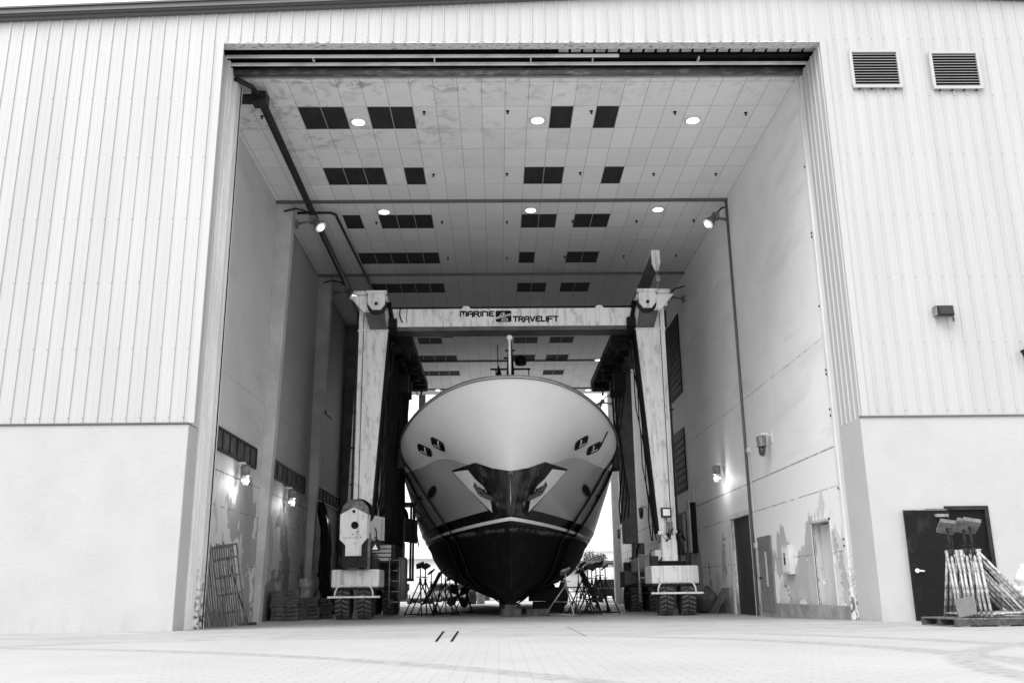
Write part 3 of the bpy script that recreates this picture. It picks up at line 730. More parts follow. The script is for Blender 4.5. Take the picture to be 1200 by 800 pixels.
# stem plate (the dark V between the two anchor pockets)
def sx(p): return (-p[0], p[1])
pk = {}
for s, (oc, ic, bt, ib) in ((-1, ((529.5, 551), (557, 541.5), (580, 605), (592, 598))), ):
    pk['oc'], pk['ic'], pk['bt'], pk['ib'] = [(abs(a), b) for a, b in (P2(*oc), P2(*ic), P2(*bt), P2(*ib))]
print('POCKET', pk)
dipz = P2(598, 552)[1]; botz = P2(598, 604)[1]
for s in (1, -1):
    bm = BM(); cxp = -.004
    icx, icz = pk['ic']; ibx, ibz = pk['bt']
    pts = [(-.03, dipz), (icx * .5, dipz + (icz - dipz) * .38), (icx, icz), (ibx * .72, botz + .12), (ibx, botz + .02), (-.03, botz + .02)]
    patch(bm, pts, .015, 6, mirror=s); obj('stem_plate', bm, M['steel_dark'], yacht)
    bm = BM(); pts = [pk['oc'], pk['ic'], (ibx * .70, botz + .14), pk['bt']]
    patch(bm, pts, .02, 6, mirror=s); pf = obj('anchor_pocket', bm, M['glass_dark'], yacht)
    def mixp(a, b, t): return (a[0] + (b[0] - a[0]) * t, a[1] + (b[1] - a[1]) * t)
    o_, i_, b_ = pk['oc'], pk['ic'], pk['bt']; l_ = (ibx * .70, botz + .14)
    inn = [P2(532, 552.5), P2(549, 550), P2(558, 561), P2(568, 570), P2(575, 583), P2(578, 600), P2(571, 593), P2(551, 573)]
    inn = [(abs(p[0]), p[1]) for p in inn]
    bm = BM(); patch(bm, inn, .035, 6, mirror=s); obj('polished_liner', bm, M['steel_bright'], pf)  # white plate in the outline of the sky reflection on the steel liner
# anchors
M['anchor'] = mat('anchor_steel', .03, .4, .3, v2=.015, scale=12)
for s, side in ((1, 'left'), (-1, 'right')):
    ax_, az_ = P2(568, 575); ax_ = abs(ax_)
    q, n_ = at_xz(ax_ * s, az_); q = q + n_ * .12
    an = thing('anchor', 'dark steel anchor tucked in the bow pocket on the %s of the stem' % side, 'anchor', q)
    sg = -1 if s == 1 else 1
    inward = Vector((-sg * .0 + (-sg) * -1 * .0, 0, 0))
    d = Vector((sg * .55, .1, .6)).normalized()     # shank runs up and outward
    bm = BM(); bar(bm, Vector((0, 0, 0)), d * .85, .055, 8, .04); obj('shank', bm, M['anchor'], an)
    bm = BM(); w = Vector((-.6 * sg, -.15, .45)).normalized()
    c1 = Vector((0, -.05, 0))
    for k in (-1, 1):
        e = c1 + w * .42 * k
        prism(bm, [c1 + w * .06 * k, e + d * .12, e + d * .05 - Vector((0, 0, .1)), c1 - d * .16], (0, -.09, 0))
    bar(bm, c1 - w * .2, c1 + w * .2, .09, 8); obj('flukes', bm, M['anchor'], an)
# portlights
def disc_patch(cx, cz, rw, rh, off, power, m, name, parent, rot=0, s=1, th=.03, n=24):
    bm = BM(); q, n_ = at_xz(cx * s, cz)
    t1 = Vector((1, 0, 0)); t1 = (t1 - n_ * t1.dot(n_)).normalized(); t2 = n_.cross(t1); t2 = t2 if t2.z > 0 else -t2
    ca, sa = math.cos(rot * s), math.sin(rot * s); A = []; B = []
    for i in range(n):
        a = 2 * math.pi * i / n; c_, s_ = math.cos(a), math.sin(a)
        x = math.copysign(abs(c_) ** power, c_) * rw; z = math.copysign(abs(s_) ** power, s_) * rh
        x, z = x * ca - z * sa, x * sa + z * ca
        p = q + t1 * x + t2 * z + n_ * off; A.append(bm.verts.new(p + n_ * th)); B.append(bm.verts.new(p - n_ * .15))
    bm.faces.new(A)
    for i in range(n): f = bm.faces.new((A[i], A[(i + 1) % n], B[(i + 1) % n], B[i]))
    return obj(name, bm, m, parent)
for px, py in ((498, 527), (513.5, 520)):
    cx, cz = P2(px, py); cx = abs(cx)
    for s in (1, -1):
        f_ = disc_patch(cx, cz, .29, .27, .005, .45, M['boot'], 'portlight', yacht, R(-4), s)
        p_ = disc_patch(cx, cz, .22, .20, .025, .45, M['glass_dark'], 'pane', f_, R(-4), s)
        f2 = disc_patch(cx + .02, cz - .03, .15, .03, .03, .5, M['steel_bright'], 'latch_bar', f_, R(-4), s)
        f3 = disc_patch(cx - .04, cz + .02, .025, .14, .035, .5, M['steel_bright'], 'latch_bar', f_, R(-4), s)
for (px, py, rw, rh) in ((507, 576, .13, .55), (492, 583, .06, .38)):
    cx, cz = P2(px, py); cx = abs(cx)
    for s in (1, -1):
        f_ = disc_patch(cx, cz, rw + .035, rh + .05, .005, 1, M['galv'], 'fairlead', yacht, R(28), s)
        disc_patch(cx, cz, rw, rh, .012, 1, M['black'], 'opening', f_, R(28), s)
# rub rail / bulwark cap following the sheer
bm = BM(); pts = [hull_pt(10, u) for u in US]
line = [Vector((BX - p.x, p.y, p.z)) for p in pts[::-1]] + [Vector((BX + p.x, p.y, p.z)) for p in pts[1:]]
tube(bm, [p + Vector((0, -.02, .01)) for p in line], .03, 8); obj('cap_rail', bm, M['galv'], yacht)
bm = BM(); tube(bm, [p + Vector((0, 0, -.07)) + (p - Vector((BX, p.y + 1.5, p.z))).normalized() * .01 for p in line], .014, 6); obj('rub_strake', bm, M['dark'], yacht)
# deck and deckhouse
bm = BM()
L_ = [Vector((BX - p.x * .93, p.y + .5, p.z - .35)) for p in pts]; R_ = [Vector((BX + p.x * .93, p.y + .5, p.z - .35)) for p in pts]
a = [bm.verts.new(p) for p in L_]; b = [bm.verts.new(p) for p in R_]
for i in range(1, len(a) - 1): bm.faces.new((a[i], b[i], b[i + 1], a[i + 1]))
obj('deck', bm, M['hull_top'], yacht)
def last(v): return hull_pt(v, US[-1])
bm = BM(); ring = [last(v / 2) for v in range(0, 21)]
prof = [Vector((BX - p.x, p.y, p.z)) for p in ring[::-1]] + [Vector((BX + p.x, p.y, p.z)) for p in ring]
bm.faces.new([bm.verts.new(p) for p in prof]); obj('transom', bm, M['hull_top'], yacht)
bm = BM()
hexa(bm, [(BX - 3.1, 20, 6.2), (BX + 3.1, 20, 6.2), (BX + 3.3, 37, 6.2), (BX - 3.3, 37, 6.2)], [(BX - 2.7, 22.5, 8.4), (BX + 2.7, 22.5, 8.4), (BX + 3, 36, 8.4), (BX - 3, 36, 8.4)])
obj('deckhouse', bm, M['hull_top'], yacht, .1)
bm = BM()
hexa(bm, [(BX - 2.4, 23.5, 8.4), (BX + 2.4, 23.5, 8.4), (BX + 2.6, 34, 8.4), (BX - 2.6, 34, 8.4)], [(BX - 2.1, 25.5, 10.0), (BX + 2.1, 25.5, 10.0), (BX + 2.4, 33, 10.0), (BX - 2.4, 33, 10.0)])
obj('wheelhouse', bm, M['hull_top'], yacht, .1)
bm = BM(); hexa(bm, [(BX - 2.9, 20.9, 7.0), (BX + 2.9, 20.9, 7.0), (BX + 2.9, 21, 7.0), (BX - 2.9, 21, 7.0)], [(BX - 2.7, 22.0, 8.0), (BX + 2.7, 22.0, 8.0), (BX + 2.7, 22.1, 8.0), (BX - 2.7, 22.1, 8.0)]); obj('windscreen', bm, M['glass_dark'], yacht)
# jackstaff at the bow and radar mast
bm = BM(); bar(bm, (BX, 9.45, 7.0), (BX, 9.45, 8.62), .045, 10); obj('jackstaff', bm, M['white_plain'], yacht)
bm = BM(); lathe(bm, [(.02, -.1), (.08, -.06), (.1, 0), (.08, .07), (.02, .1)], (BX, 9.45, 8.68), n=14); obj('masthead_ball', bm, M['white_plain'], yacht)
MX = .72
bm = BM(); hexa(bm, [(MX - .32, 27, 9.9), (MX + .32, 27, 9.9), (MX + .32, 27.6, 9.9), (MX - .32, 27.6, 9.9)], [(MX - .12, 27.2, 12.9), (MX + .12, 27.2, 12.9), (MX + .12, 27.45, 12.9), (MX - .12, 27.45, 12.9)])
for z, w in ((11.9, 1.05), (12.5, .35), (12.9, .25)): box(bm, MX - w, MX + w, 27.15, 27.3, z - .03, z + .04)
bar(bm, (MX - .65, 27.2, 11.9), (MX - .65, 27.2, 13.2), .025); obj('mast', bm, M['dark'], yacht)
bm = BM(); lathe(bm, [(.1, -.2), (.28, -.15), (.32, .05), (.28, .25), (.1, .36)], (MX + .55, 27.1, 12.25), n=16); obj('radome', bm, M['dark'], yacht)
bm = BM(); box(bm, MX - .1, MX + .1, 27, 27.2, 12.92, 13.1); bar(bm, (MX, 27.1, 13.1), (MX, 27.1, 13.4), .09, 8); obj('lamp', bm, M['black'], yacht)
bm = BM()
for x, z in ((-.75, .95), (-.6, .7), (.95, 1.2)): bar(bm, (MX + x, 27.0, 11 + z * .3), (MX + x, 27, 11.9), .03)
prism(bm, [(MX - .75, 27, 11.5), (MX - .45, 27, 11.5), (MX - .6, 27, 12.1)], (0, .1, 0)); obj('antenna', bm, M['black'], yacht)
# propellers, shafts, fins
for s in (-1, 1):
    cpos = Vector((BX + s * 2.25, 24, .55))
    bm = BM()
    for k in range(4):
        a = k * math.pi / 2 + .5; u = Vector((math.cos(a), 0, math.sin(a))); w = Vector((-math.sin(a), 0, math.cos(a)))
        ptsb = [cpos + u * .08 + w * .05, cpos + u * .3 + w * .26, cpos + u * .55 + w * .24, cpos + u * .62 + w * .0, cpos + u * .45 - w * .12, cpos + u * .08 - w * .05]
        prism(bm, ptsb, (0, -.04, 0))
    obj('propeller', bm, M['dark'], yacht)
    bm = BM(); bar(bm, cpos + Vector((0, -.2, 0)), cpos + Vector((0, .2, 0)), .1); bar(bm, cpos, cpos + Vector((-s * .1, -6, .7)), .05); obj('shaft', bm, M['dark'], yacht)
    q = Vector((BX + s * 2.75, 17.8, 1.3)); bm = BM()
    prism(bm, [q + Vector((0, -.5, .15)), q + Vector((0, .5, .15)), q + Vector((s * .62, .35, -1.05)), q + Vector((s * .62, -.25, -1.05))], (.12, 0, .05)); obj('stabiliser_fin', bm, M['bottom'], yacht)
    bm = BM(); prism(bm, [(BX + s * 2.0, 26.2, 1.1), (BX + s * 2.0, 27.2, 1.1), (BX + s * 2.0, 27.0, .1), (BX + s * 2.0, 26.3, .1)], (.1, 0, 0)); obj('rudder', bm, M['bottom'], yacht)

# dark support cradle
t = thing('support_cradle', 'dark steel cradle under the hull right of the keel, behind the loose timber block', 'cradle', (BX + 1.5, 17.5, -.115))
bm = BM(); box(bm, -.75, .75, -.4, .4, .45, .95); box(bm, -.6, .6, -.3, .3, .05, .44); obj('beam', bm, M['black'], t, .03)
bm = BM()
for x in (-.6, .6): box(bm, x - .14, x + .14, -.5, .5, 0, .049); box(bm, x - .08, x + .08, -.39, .39, .951, 1.25)
obj('foot_plate', bm, M['dark'], t)
# keel blocks
def block(x0, x1, y0, y1, z0, z1, label, m=None):
    bm = BM(); n = 2; cx, cy, cz = (x0 + x1) / 2, (y0 + y1) / 2, z0
    h = z1 - z0; box(bm, x0 - cx, x1 - cx, y0 - cy, y1 - cy, 0, h)
    o = tag(obj('keel_block', bm, m or M['wood_dark'], bevel=.012), label, 'keel block', 'keel blocks under the yacht'); o.location = (cx, cy, cz); return o
z0 = gz(12)
block(BX - .33, BX + .33, 12.1, 12.9, z0, z0 + .27, 'wide timber block directly under the yacht stem, on the floor')
block(BX - .22, BX + .2, 12.25, 12.85, z0 + .27, z0 + .40, 'short timber block wedged between the keel and the wide block')
block(BX + .52, BX + 1.3, 12.9, 13.4, z0, z0 + .24, 'long timber block lying loose right of the keel block')
for i, y in enumerate((16, 20, 25, 30)):
    block(BX - .4, BX + .4, y, y + .8, z0, z0 + .38, ['dark keel block second in line under the keel', 'dark keel block third in line under the keel', 'dark keel block fourth in line under the keel', 'dark keel block last in line under the keel'][i])

# ------------------------------------------------------------------ boat stands
def make_stand(name, label, R0=.62, H=1.2, top=1.5, pad=(.3, .22), tilt=.35, m='dark', lean=False):
    t = thing(name, label, 'boat stand')
    ap = Vector((0, 0, H)); feet = []
    for k in range(3):
        a = k * 2 * math.pi / 3 + .5
        feet.append(Vector((R0 * math.cos(a), R0 * math.sin(a), .02)) if not lean else [Vector((.84, 0, .02)), Vector((-.06, -.33, .02)), Vector((-.10, .33, .02))][k])
    for f in feet:
        bm = BM(); bar(bm, f, ap + (f - ap).normalized() * .04, .026, 8); obj('leg', bm, M[m], t)
    bm = BM()
    for i in range(3):
        bar(bm, feet[i] * .98 + Vector((0, 0, .04)), feet[(i + 1) % 3] * .98 + Vector((0, 0, .04)), .018, 6)
        if not lean: bar(bm, feet[i].lerp(ap, .45), feet[(i + 1) % 3].lerp(ap, .45), .015, 6)
    obj('brace', bm, M[m], t)
    bm = BM(); bar(bm, ap - Vector((0, 0, .15)), (0, 0, H + .08), .045, 8); bar(bm, (0, 0, H), (0, 0, top), .022, 8); bar(bm, (-(.06 if lean else .16), 0, H + .12), (.06 if lean else .16, 0, H + .12), .015, 6); obj('screw', bm, M['dark'] if lean else M[m], t)
    bm = BM(); c_, s_ = math.cos(tilt), math.sin(tilt)
    def tp(x, y, z): return (x * c_ - z * s_, y, top + x * s_ + z * c_)
    dz = -pad[1] * .3
    hexa(bm, [tp(-pad[0]/2, -pad[1]/2, -dz), tp(pad[0]/2, -pad[1]/2, -dz), tp(pad[0]/2, pad[1]/2, dz), tp(-pad[0]/2, pad[1]/2, dz)],
         [tp(-pad[0]/2, -pad[1]/2, .06-dz), tp(pad[0]/2, -pad[1]/2, .06-dz), tp(pad[0]/2, pad[1]/2, .06+dz), tp(-pad[0]/2, pad[1]/2, .06+dz)])
    obj('pad', bm, M['lift_pad'] if lean else M[m], t)
    return t
GS = 'boat stands propping the yacht'
st0 = make_stand('boat_stand', 'steel tripod boat stand leftmost under the yacht hull', top=1.75, H=1.25); st0['group'] = GS
ST = [((492, 722), 15.0, .2, 1.0, None), ((505, 721), 15.6, .9, .95, 'steel tripod boat stand second from the left under the hull'), ((517, 720), 16.8, 1.6, .95, 'steel tripod boat stand third from the left under the hull'),
      ((527, 721), 15.4, 0.3, .8, 'low steel boat stand fourth from the left, nearest the propeller'), ((546, 718), 19.0, .5, .85, 'steel boat stand standing apart left of the keel block'),
      ((664, 724), 12.3, .7, .86, 'pale steel tripod stand front right of the keel, legs wide apart'), ((679, 722), 13.8, 1.3, .9, 'steel boat stand just behind the front right one'),
      ((690, 720), 15.2, .1, 1.0, 'steel boat stand in the middle of the right cluster'), ((700, 720), 15.6, 2.0, 1.05, 'steel boat stand second from the right of the right cluster'), ((711, 720), 14.9, .9, 1.0, 'steel boat stand rightmost under the hull, square pad on top')]
ST += [((498, 722), 15.9, 2.3, 1.08, 'tall steel boat stand behind the two leftmost ones'), ((522, 720), 17.8, 1.1, 1.05, 'steel boat stand at the back of the left cluster'),
       ((695, 720), 14.3, 2.6, .98, 'steel boat stand at the front of the right cluster, left of the rightmost'), ((684, 720), 17.5, .7, 1.1, 'steel boat stand at the back of the right cluster'), ((705, 720), 16.9, .4, 1.1, 'steel boat stand behind the rightmost one')]
first = True
for (p, Y, rz, s, lab) in ST:
    q = onY(p[0], p[1], Y); loc = (q.x, Y, gz(Y) + .004)
    if lab is None: st0.location = loc; st0.rotation_euler = (0, 0, rz)
    elif lab.startswith('pale'):
        ps_ = make_stand('boat_stand', lab, R0=.75, H=1.0, top=1.42, pad=(.34, .2), m='galv'); ps_['group'] = GS; ps_.location = loc; ps_.rotation_euler = (0, 0, .3)
    else: dup(st0, loc, rz, lab, scale=(s * .9, s * .9, s * .92))

# pallet with nested stands on the apron
def pallet(loc, rz, label, W=1.75, D=1.2, H=.14, m='wood', group=None):
    t = thing('pallet', label, 'pallet', loc, rz, group)
    bm = BM()
    n = 8
    for i in range(n): box(bm, -W/2 + i * W / n + .012, -W/2 + (i + 1) * W / n - .012, -D/2, D/2, H - .022, H)
    obj('top_boards', bm, M[m], t)
    bm = BM()
    for y in (-D/2, -.05, D/2 - .1): box(bm, -W/2, W/2, y, y + .1, .02, H - .023)
    obj('bearer', bm, M['wood_dark'], t)
    bm = BM()
    for i in (0, 3, 7): box(bm, -W/2 + i * W / n + .01, -W/2 + (i + 1) * W / n - .01, -D/2, D/2, 0, .019)
    obj('bottom_boards', bm, M[m], t)
    return t
pallet((8.78, -2.45, .006), R(3), 'weathered wooden pallet on the apron by the black door carrying boat stands', 1.9, 1.25)
M['stand_rust'] = mat('scuffed_galvanised', .5, .5, .2, v2=.12, scale=13, lo=.45, hi=.62)
ns = make_stand('nested_boat_stand', 'x', H=1.12, top=1.56, pad=(.30, .30), tilt=-.22, m='stand_rust', lean=True)
ns['group'] = 'boat stands nested on the pallet'
ZP = .15
NL = ['nested boat stand at the right end of the row on the pallet', 'nested boat stand second from the right on the pallet', 'nested boat stand third from the right on the pallet', 'nested boat stand fourth from the right on the pallet',
      'nested boat stand fourth from the left on the pallet', 'nested boat stand third from the left on the pallet', 'nested boat stand second from the left on the pallet', 'nested boat stand at the left end of the row on the pallet']
NS = []
for i in range(8):
    loc = (8.64 - i * .05 - random.uniform(0, .02), -2.7 + i * .06 + random.uniform(-.05, .05), ZP)
    o = ns if i == 0 else dup(ns, loc, 0)
    o.location = loc; o.rotation_euler = (R(random.uniform(-2, 2)), R(random.uniform(-2, 1.5)), R(-10 + random.uniform(-4, 4))); o['label'] = NL[i]; NS.append(o)
# only three of the nested stands still carry a raised pad; the others have their screws removed
pm = None
for i, o in enumerate(NS):
    if i not in (1, 3, 6):
        for ch in list(o.children):
            if ch.name.startswith('pad'): bpy.data.objects.remove(ch)
            elif ch.name.startswith('screw'):
                if pm is None:
                    bm = BM(); bar(bm, (0, 0, .95), (0, 0, 1.17), .04, 8); bar(bm, (-.05, -.03, 1.13), (.06, .02, 1.16), .014, 6); pm = bpy.data.meshes.new('screw_socket'); bm.to_mesh(pm); bm.free(); pm.materials.append(M['stand_rust'])
                ch.data = pm
bm = BM(); hexa(bm, [(-.16, -.02, 0), (.16, -.02, .06), (.16, 0, .06), (-.16, 0, 0)], [(-.2, -.02, .3), (.12, -.02, .36), (.12, 0, .36), (-.2, 0, .3)])
o = tag(obj('steel_plate', bm, M['grey_mid']), 'small grey steel plate leaning at the left foot of the nested stands', 'plate'); o.location = (8.12, -3.0, .155)

# hydrant at the right edge
t = thing('fire_hydrant', 'white fire hydrant by the stucco wall at the right edge', 'hydrant', (9.99, -1.6, .004))
bm = BM(); lathe(bm, [(.2, 0), (.2, .06), (.13, .08), (.12, .3), (.17, .34), (.17, .4), (.13, .44), (.125, .72), (.17, .76), (.17, .82), (.14, .88), (.08, .97), (.04, 1.0), (.04, 1.06), (.02, 1.07)], n=24); obj('barrel', bm, M['white_plain'], t)
for a, z in ((math.pi, .6), (0, .6), (-math.pi / 2, .55)):
    bm = BM(); d = Vector((math.cos(a), math.sin(a), 0)); lathe(bm, [(.07, .1), (.07, .17), (.085, .18), (.085, .22), (.03, .23), (.03, .26)], (0, 0, z), d, 14); obj('outlet', bm, M['white_plain'], t)

# ------------------------------------------------------------------ travel lift
GX = .57
lift = thing('travel_lift', 'huge white four legged travel lift straddling the yacht', 'boat hoist')
YF, YR = 12.0, 18.7
g = G('lift_paint')
n1 = g.noise(.7, g.map((1, 1, .5)), 6, .65); n2 = g.noise(5, g.map((1, 1, .3)), 7, .7); n3 = g.noise(18, None, 5)
c = g.lerp(g.rng(n1, .3, .7), .92, .76); c = g.lerp(g.mth('MULTIPLY', g.rng(n2, .52, .66), .65), c, .25); c = g.lerp(g.mth('MULTIPLY', g.rng(g.noise(2.5, g.map((3, 3, .12)), 5), .52, .66), .45), c, .3); c = g.lerp(g.rng(n3, .70, .74), c, .08)
M['lift'] = g.done(c, .4)
def leg(Y, s, m, name='leg'):
    # outer face plumb, inner face flares out towards the top
    xo = 5.45; bm = BM()
    def X(v): return GX + s * v
    b_, t_ = 2.55, 9.66
    fi, ft = (4.88, 4.42) if Y < 15 else (4.6, 4.5)
    if Y > 15: xo = 5.15
    q1 = [(X(fi), Y, b_), (X(xo), Y, b_), (X(xo), Y + .75, b_), (X(fi), Y + .75, b_)]
    q2 = [(X(ft), Y, t_), (X(xo), Y, t_), (X(xo), Y + .75, t_), (X(ft), Y + .75, t_)]
    hexa(bm, q1, q2); o = obj(name, bm, m, lift, .015)
    bm = BM(); box(bm, min(X(4.4), X(xo + .03)), max(X(4.4), X(xo + .03)), Y - .03, Y + .78, t_, t_ + .06); obj('collar_plate', bm, m, o)
    bm = BM(); box(bm, min(X(4.45), X(xo)), max(X(4.45), X(xo)), Y + .002, Y + .75, t_ + .06, 10.9); obj('head_box', bm, m, o)
    return o
for s in (-1, 1):
    leg(YF, s, M['lift']); leg(YR, s, M['lift_mid'] if s < 0 else M['lift_dark'])  # rear legs use darker copies of the lift paint, imitating shade
    X = lambda v: GX + s * v
    def bx(name, m, v0, v1, y0, y1, z0, z1, par=lift, bev=.01):
        bm = BM(); box(bm, min(X(v0), X(v1)), max(X(v0), X(v1)), y0, y1, z0, z1); return obj(name, bm, m, par, bev)
    # vertical lines on the front leg: cable run and pipe
    bm = BM(); bar(bm, (X(5.52), YF + .1, .9), (X(5.52), YF + .1, 10.4), .035); 
    for i in range(6): box(bm, min(X(5.42), X(5.6)), max(X(5.42), X(5.6)), YF + .04, YF + .16, 3 + i * 1.25, 3.06 + i * 1.25)
    obj('hydraulic_line', bm, M['dark'], lift)
    bm = BM(); bar(bm, (X(5.28), YF - .02, 2.6), (X(5.28), YF - .02, 10.6), .012, 6); obj('cable', bm, M['dark'], lift)
    # dark inner edge strip
    bm = BM(); hexa(bm, [(X(4.80), YF + .06, 2.55), (X(4.878), YF + .06, 2.55), (X(4.878), YF + .7, 2.55), (X(4.80), YF + .7, 2.55)], [(X(4.35), YF + .06, 9.66), (X(4.418), YF + .06, 9.66), (X(4.418), YF + .7, 9.66), (X(4.35), YF + .7, 9.66)]); obj('edge_strip', bm, M['black'], lift)
    # top longitudinal girder, sheaves and winch gear below it
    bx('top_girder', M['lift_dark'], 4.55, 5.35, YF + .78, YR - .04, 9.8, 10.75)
    bx('hoist_rail', M['black'], 3.65, 4.3, YF + .8, YR + 2.2, 9.45, 9.8)
    bm = BM()
    for k in range(12):
        y = YF + .9 + k * .62; w = random.uniform(.08, .2)
        box(bm, min(X(3.6), X(4.35)), max(X(3.6), X(4.35)), y, y + w, 9.15 + random.uniform(-.12, .12), 9.44)
        if k % 3 == 0: lathe(bm, [(.02, -.1), (.28, -.1), (.24, 0), (.28, .1), (.02, .1)], (X(3.85 + .3 * (k % 2)), y + .2, 9.2), (1, 0, 0), 14)
    for k in range(7):
        y = YF + .7 + k * 1.1; v = random.uniform(3.6, 4.3)
        tube(bm, [(X(v), y, 9.5), (X(v - .06), y + .3, 9.05 + random.uniform(-.2, .15)), (X(v + .04), y + .8, 9.0), (X(v), y + 1.1, 9.5)], .03, 6)
    obj('winch_gear', bm, M['black'], lift)
    # hanging hoist blocks
    for Yb in (15.0, 16.1):
        bx('hoist_block', M['black'], 3.95, 4.4, Yb, Yb + .4, 8.1, 8.8)
        bm = BM()
        for dx in (-.12, .12): bar(bm, (X(4.15 + dx), Yb + .2, 8.75), (X(4.15 + dx), Yb + .2, 9.4), .02, 6)
        obj('wire_rope', bm, M['dark'], lift)
    # corner head: slanted bracket + sheave plate
    bm = BM()
    prism(bm, [(X(5.75), YF - .45, 10.85), (X(4.42), YF - .45, 10.85), (X(4.55), YF - .45, 10.25), (X(5.25), YF - .45, 10.25)], (0, .44, 0)); hd = obj('corner_bracket', bm, M['lift'], lift, .01)
    bm = BM(); hexa(bm, [(X(5.2), YF - .46, 10.3), (X(4.5), YF - .46, 10.3), (X(4.5), YF - .40, 10.3), (X(5.2), YF - .40, 10.3)], [(X(5.05), YF - .1, 9.72), (X(4.45), YF - .1, 9.72), (X(4.45), YF - .06, 9.72), (X(5.05), YF - .06, 9.72)]); obj('shadow_plate', bm, M['lift_dark'], hd)
    bm = BM()
    cxx = X(4.78)
    box(bm, cxx - .36, cxx + .36, YF - .66, YF - .46, 10.88, 10.98); prism(bm, [(cxx - .3, YF - .6, 10.88), (cxx + .3, YF - .6, 10.88), (cxx + .3, YF - .6, 10.5), (cxx + .15, YF - .6, 10.3), (cxx - .15, YF - .6, 10.3), (cxx - .3, YF - .6, 10.5)], (0, .12, 0)); obj('sheave_plate', bm, M['lift'], lift, .01)
    bm = BM(); lathe(bm, [(.02, 0), (.33, 0), (.36, .05), (.33, .1), (.02, .1)], (cxx, YF - .47, 10.5), (0, 1, 0), 24); bar(bm, (cxx, YF - .66, 10.5), (cxx, YF - .6, 10.5), .06); obj('sheave', bm, M['dark'], lift)
    bm = BM(); bar(bm, (X(5.6), YF - .5, 10.93), (X(5.15), YF - .5, 10.93), .085, 10); obj('beacon', bm, M['white_plain'], lift)
    bm = BM()
    for k in range(5): tube(bm, [(X(4.35 + .04 * k), YF - .1, 10.7), (X(4.25 + .03 * k), YF - .15, 10.2 + .05 * k), (X(4.1 + .05 * k), YF + .1, 9.6), (X(4.15 + .05 * k), YF + .4, 9.3 + .05 * k)], .035, 6)
    box(bm, min(X(4.1), X(4.4)), max(X(4.1), X(4.4)), YF - .12, YF + .1, 9.75, 10.1); obj('hose_bundle', bm, M['black'], lift)
    # lower side beam
    bm = BM()
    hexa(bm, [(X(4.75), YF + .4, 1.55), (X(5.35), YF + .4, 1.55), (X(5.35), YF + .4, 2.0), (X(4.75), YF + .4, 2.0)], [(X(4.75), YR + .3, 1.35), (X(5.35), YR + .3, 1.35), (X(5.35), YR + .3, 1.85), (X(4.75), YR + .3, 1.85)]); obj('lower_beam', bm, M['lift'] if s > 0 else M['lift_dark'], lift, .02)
    # bogies
    for Y, front in ((YF, 1), (YR, 0)):
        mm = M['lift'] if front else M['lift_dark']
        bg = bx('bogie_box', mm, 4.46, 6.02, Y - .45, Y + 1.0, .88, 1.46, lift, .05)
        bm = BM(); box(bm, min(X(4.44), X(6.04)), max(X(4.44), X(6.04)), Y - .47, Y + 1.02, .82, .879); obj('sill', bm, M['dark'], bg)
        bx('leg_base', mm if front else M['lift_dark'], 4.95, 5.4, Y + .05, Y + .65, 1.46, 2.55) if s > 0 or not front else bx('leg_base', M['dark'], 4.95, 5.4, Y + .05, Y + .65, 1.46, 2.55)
        bx('turntable', M['black'], 4.75, 5.75, Y - .1, Y + .9, 1.465, 1.62)
        bm = BM(); xs_ = sorted((X(4.62), X(5.86))); zz = .62
        tube(bm, [(xs_[0], Y - .62, zz)] + [(xs_[0] + (.18 - .18 * math.cos(a)), Y - .62, zz + .32 * math.sin(a)) for a in (.4, .8, 1.2, 1.57)] + [(xs_[1] - (.18 - .18 * math.cos(a)), Y - .62, zz + .32 * math.sin(a)) for a in (1.57, 1.2, .8, .4)] + [(xs_[1], Y - .62, zz)], .028, 8)
        box(bm, xs_[0] - .22, xs_[1] + .22, Y - .68, Y - .5, zz - .06, zz)
        obj('bumper_rail', bm, M['lift'] if front else M['dark'], lift)
        for y_ in (Y - .12, Y + 1.12) if not front else (Y - .10,):
            for vc in (4.90, 5.62):
                r_ = .52; w_ = .25; cz = gz(Y) + r_
                bm = BM(); lathe(bm, [(.26, -w_), (.42, -w_), (.49, -w_ + .03), (r_ - .02, -w_ + .07), (r_ - .02, w_ - .07), (.49, w_ - .03), (.42, w_), (.26, w_)], (X(vc), y_, cz), (1, 0, 0), 32)
                for k in range(22):      # chevron treads
                    a = k / 22 * 2 * math.pi
                    for q_ in (-1, 1):
                        a2 = a + (.07 if q_ > 0 else 0)
                        def rp(x, aa, rr): return (X(vc) + x, y_ + rr * math.cos(aa), cz + rr * math.sin(aa))
                        x0, x1 = q_ * .02, q_ * .22; sk = .14
                        hexa(bm, [rp(x0, a2, r_ - .03), rp(x1, a2 + sk, r_ - .03), rp(x1, a2 + sk + .13, r_ - .03), rp(x0, a2 + .13, r_ - .03)], [rp(x0, a2, r_ + .03), rp(x1, a2 + sk, r_ + .022), rp(x1, a2 + sk + .13, r_ + .022), rp(x0, a2 + .13, r_ + .03)], 1)
                wh = obj('wheel', bm, [M['rubber'], M['tread']], lift)
                bm = BM(); lathe(bm, [(.02, -.12), (.2, -.12), (.255, -.2), (.26, .2), (.2, .12), (.02, .12)], (X(vc), y_, cz), (1, 0, 0), 20); obj('rim', bm, M['rim'], wh)
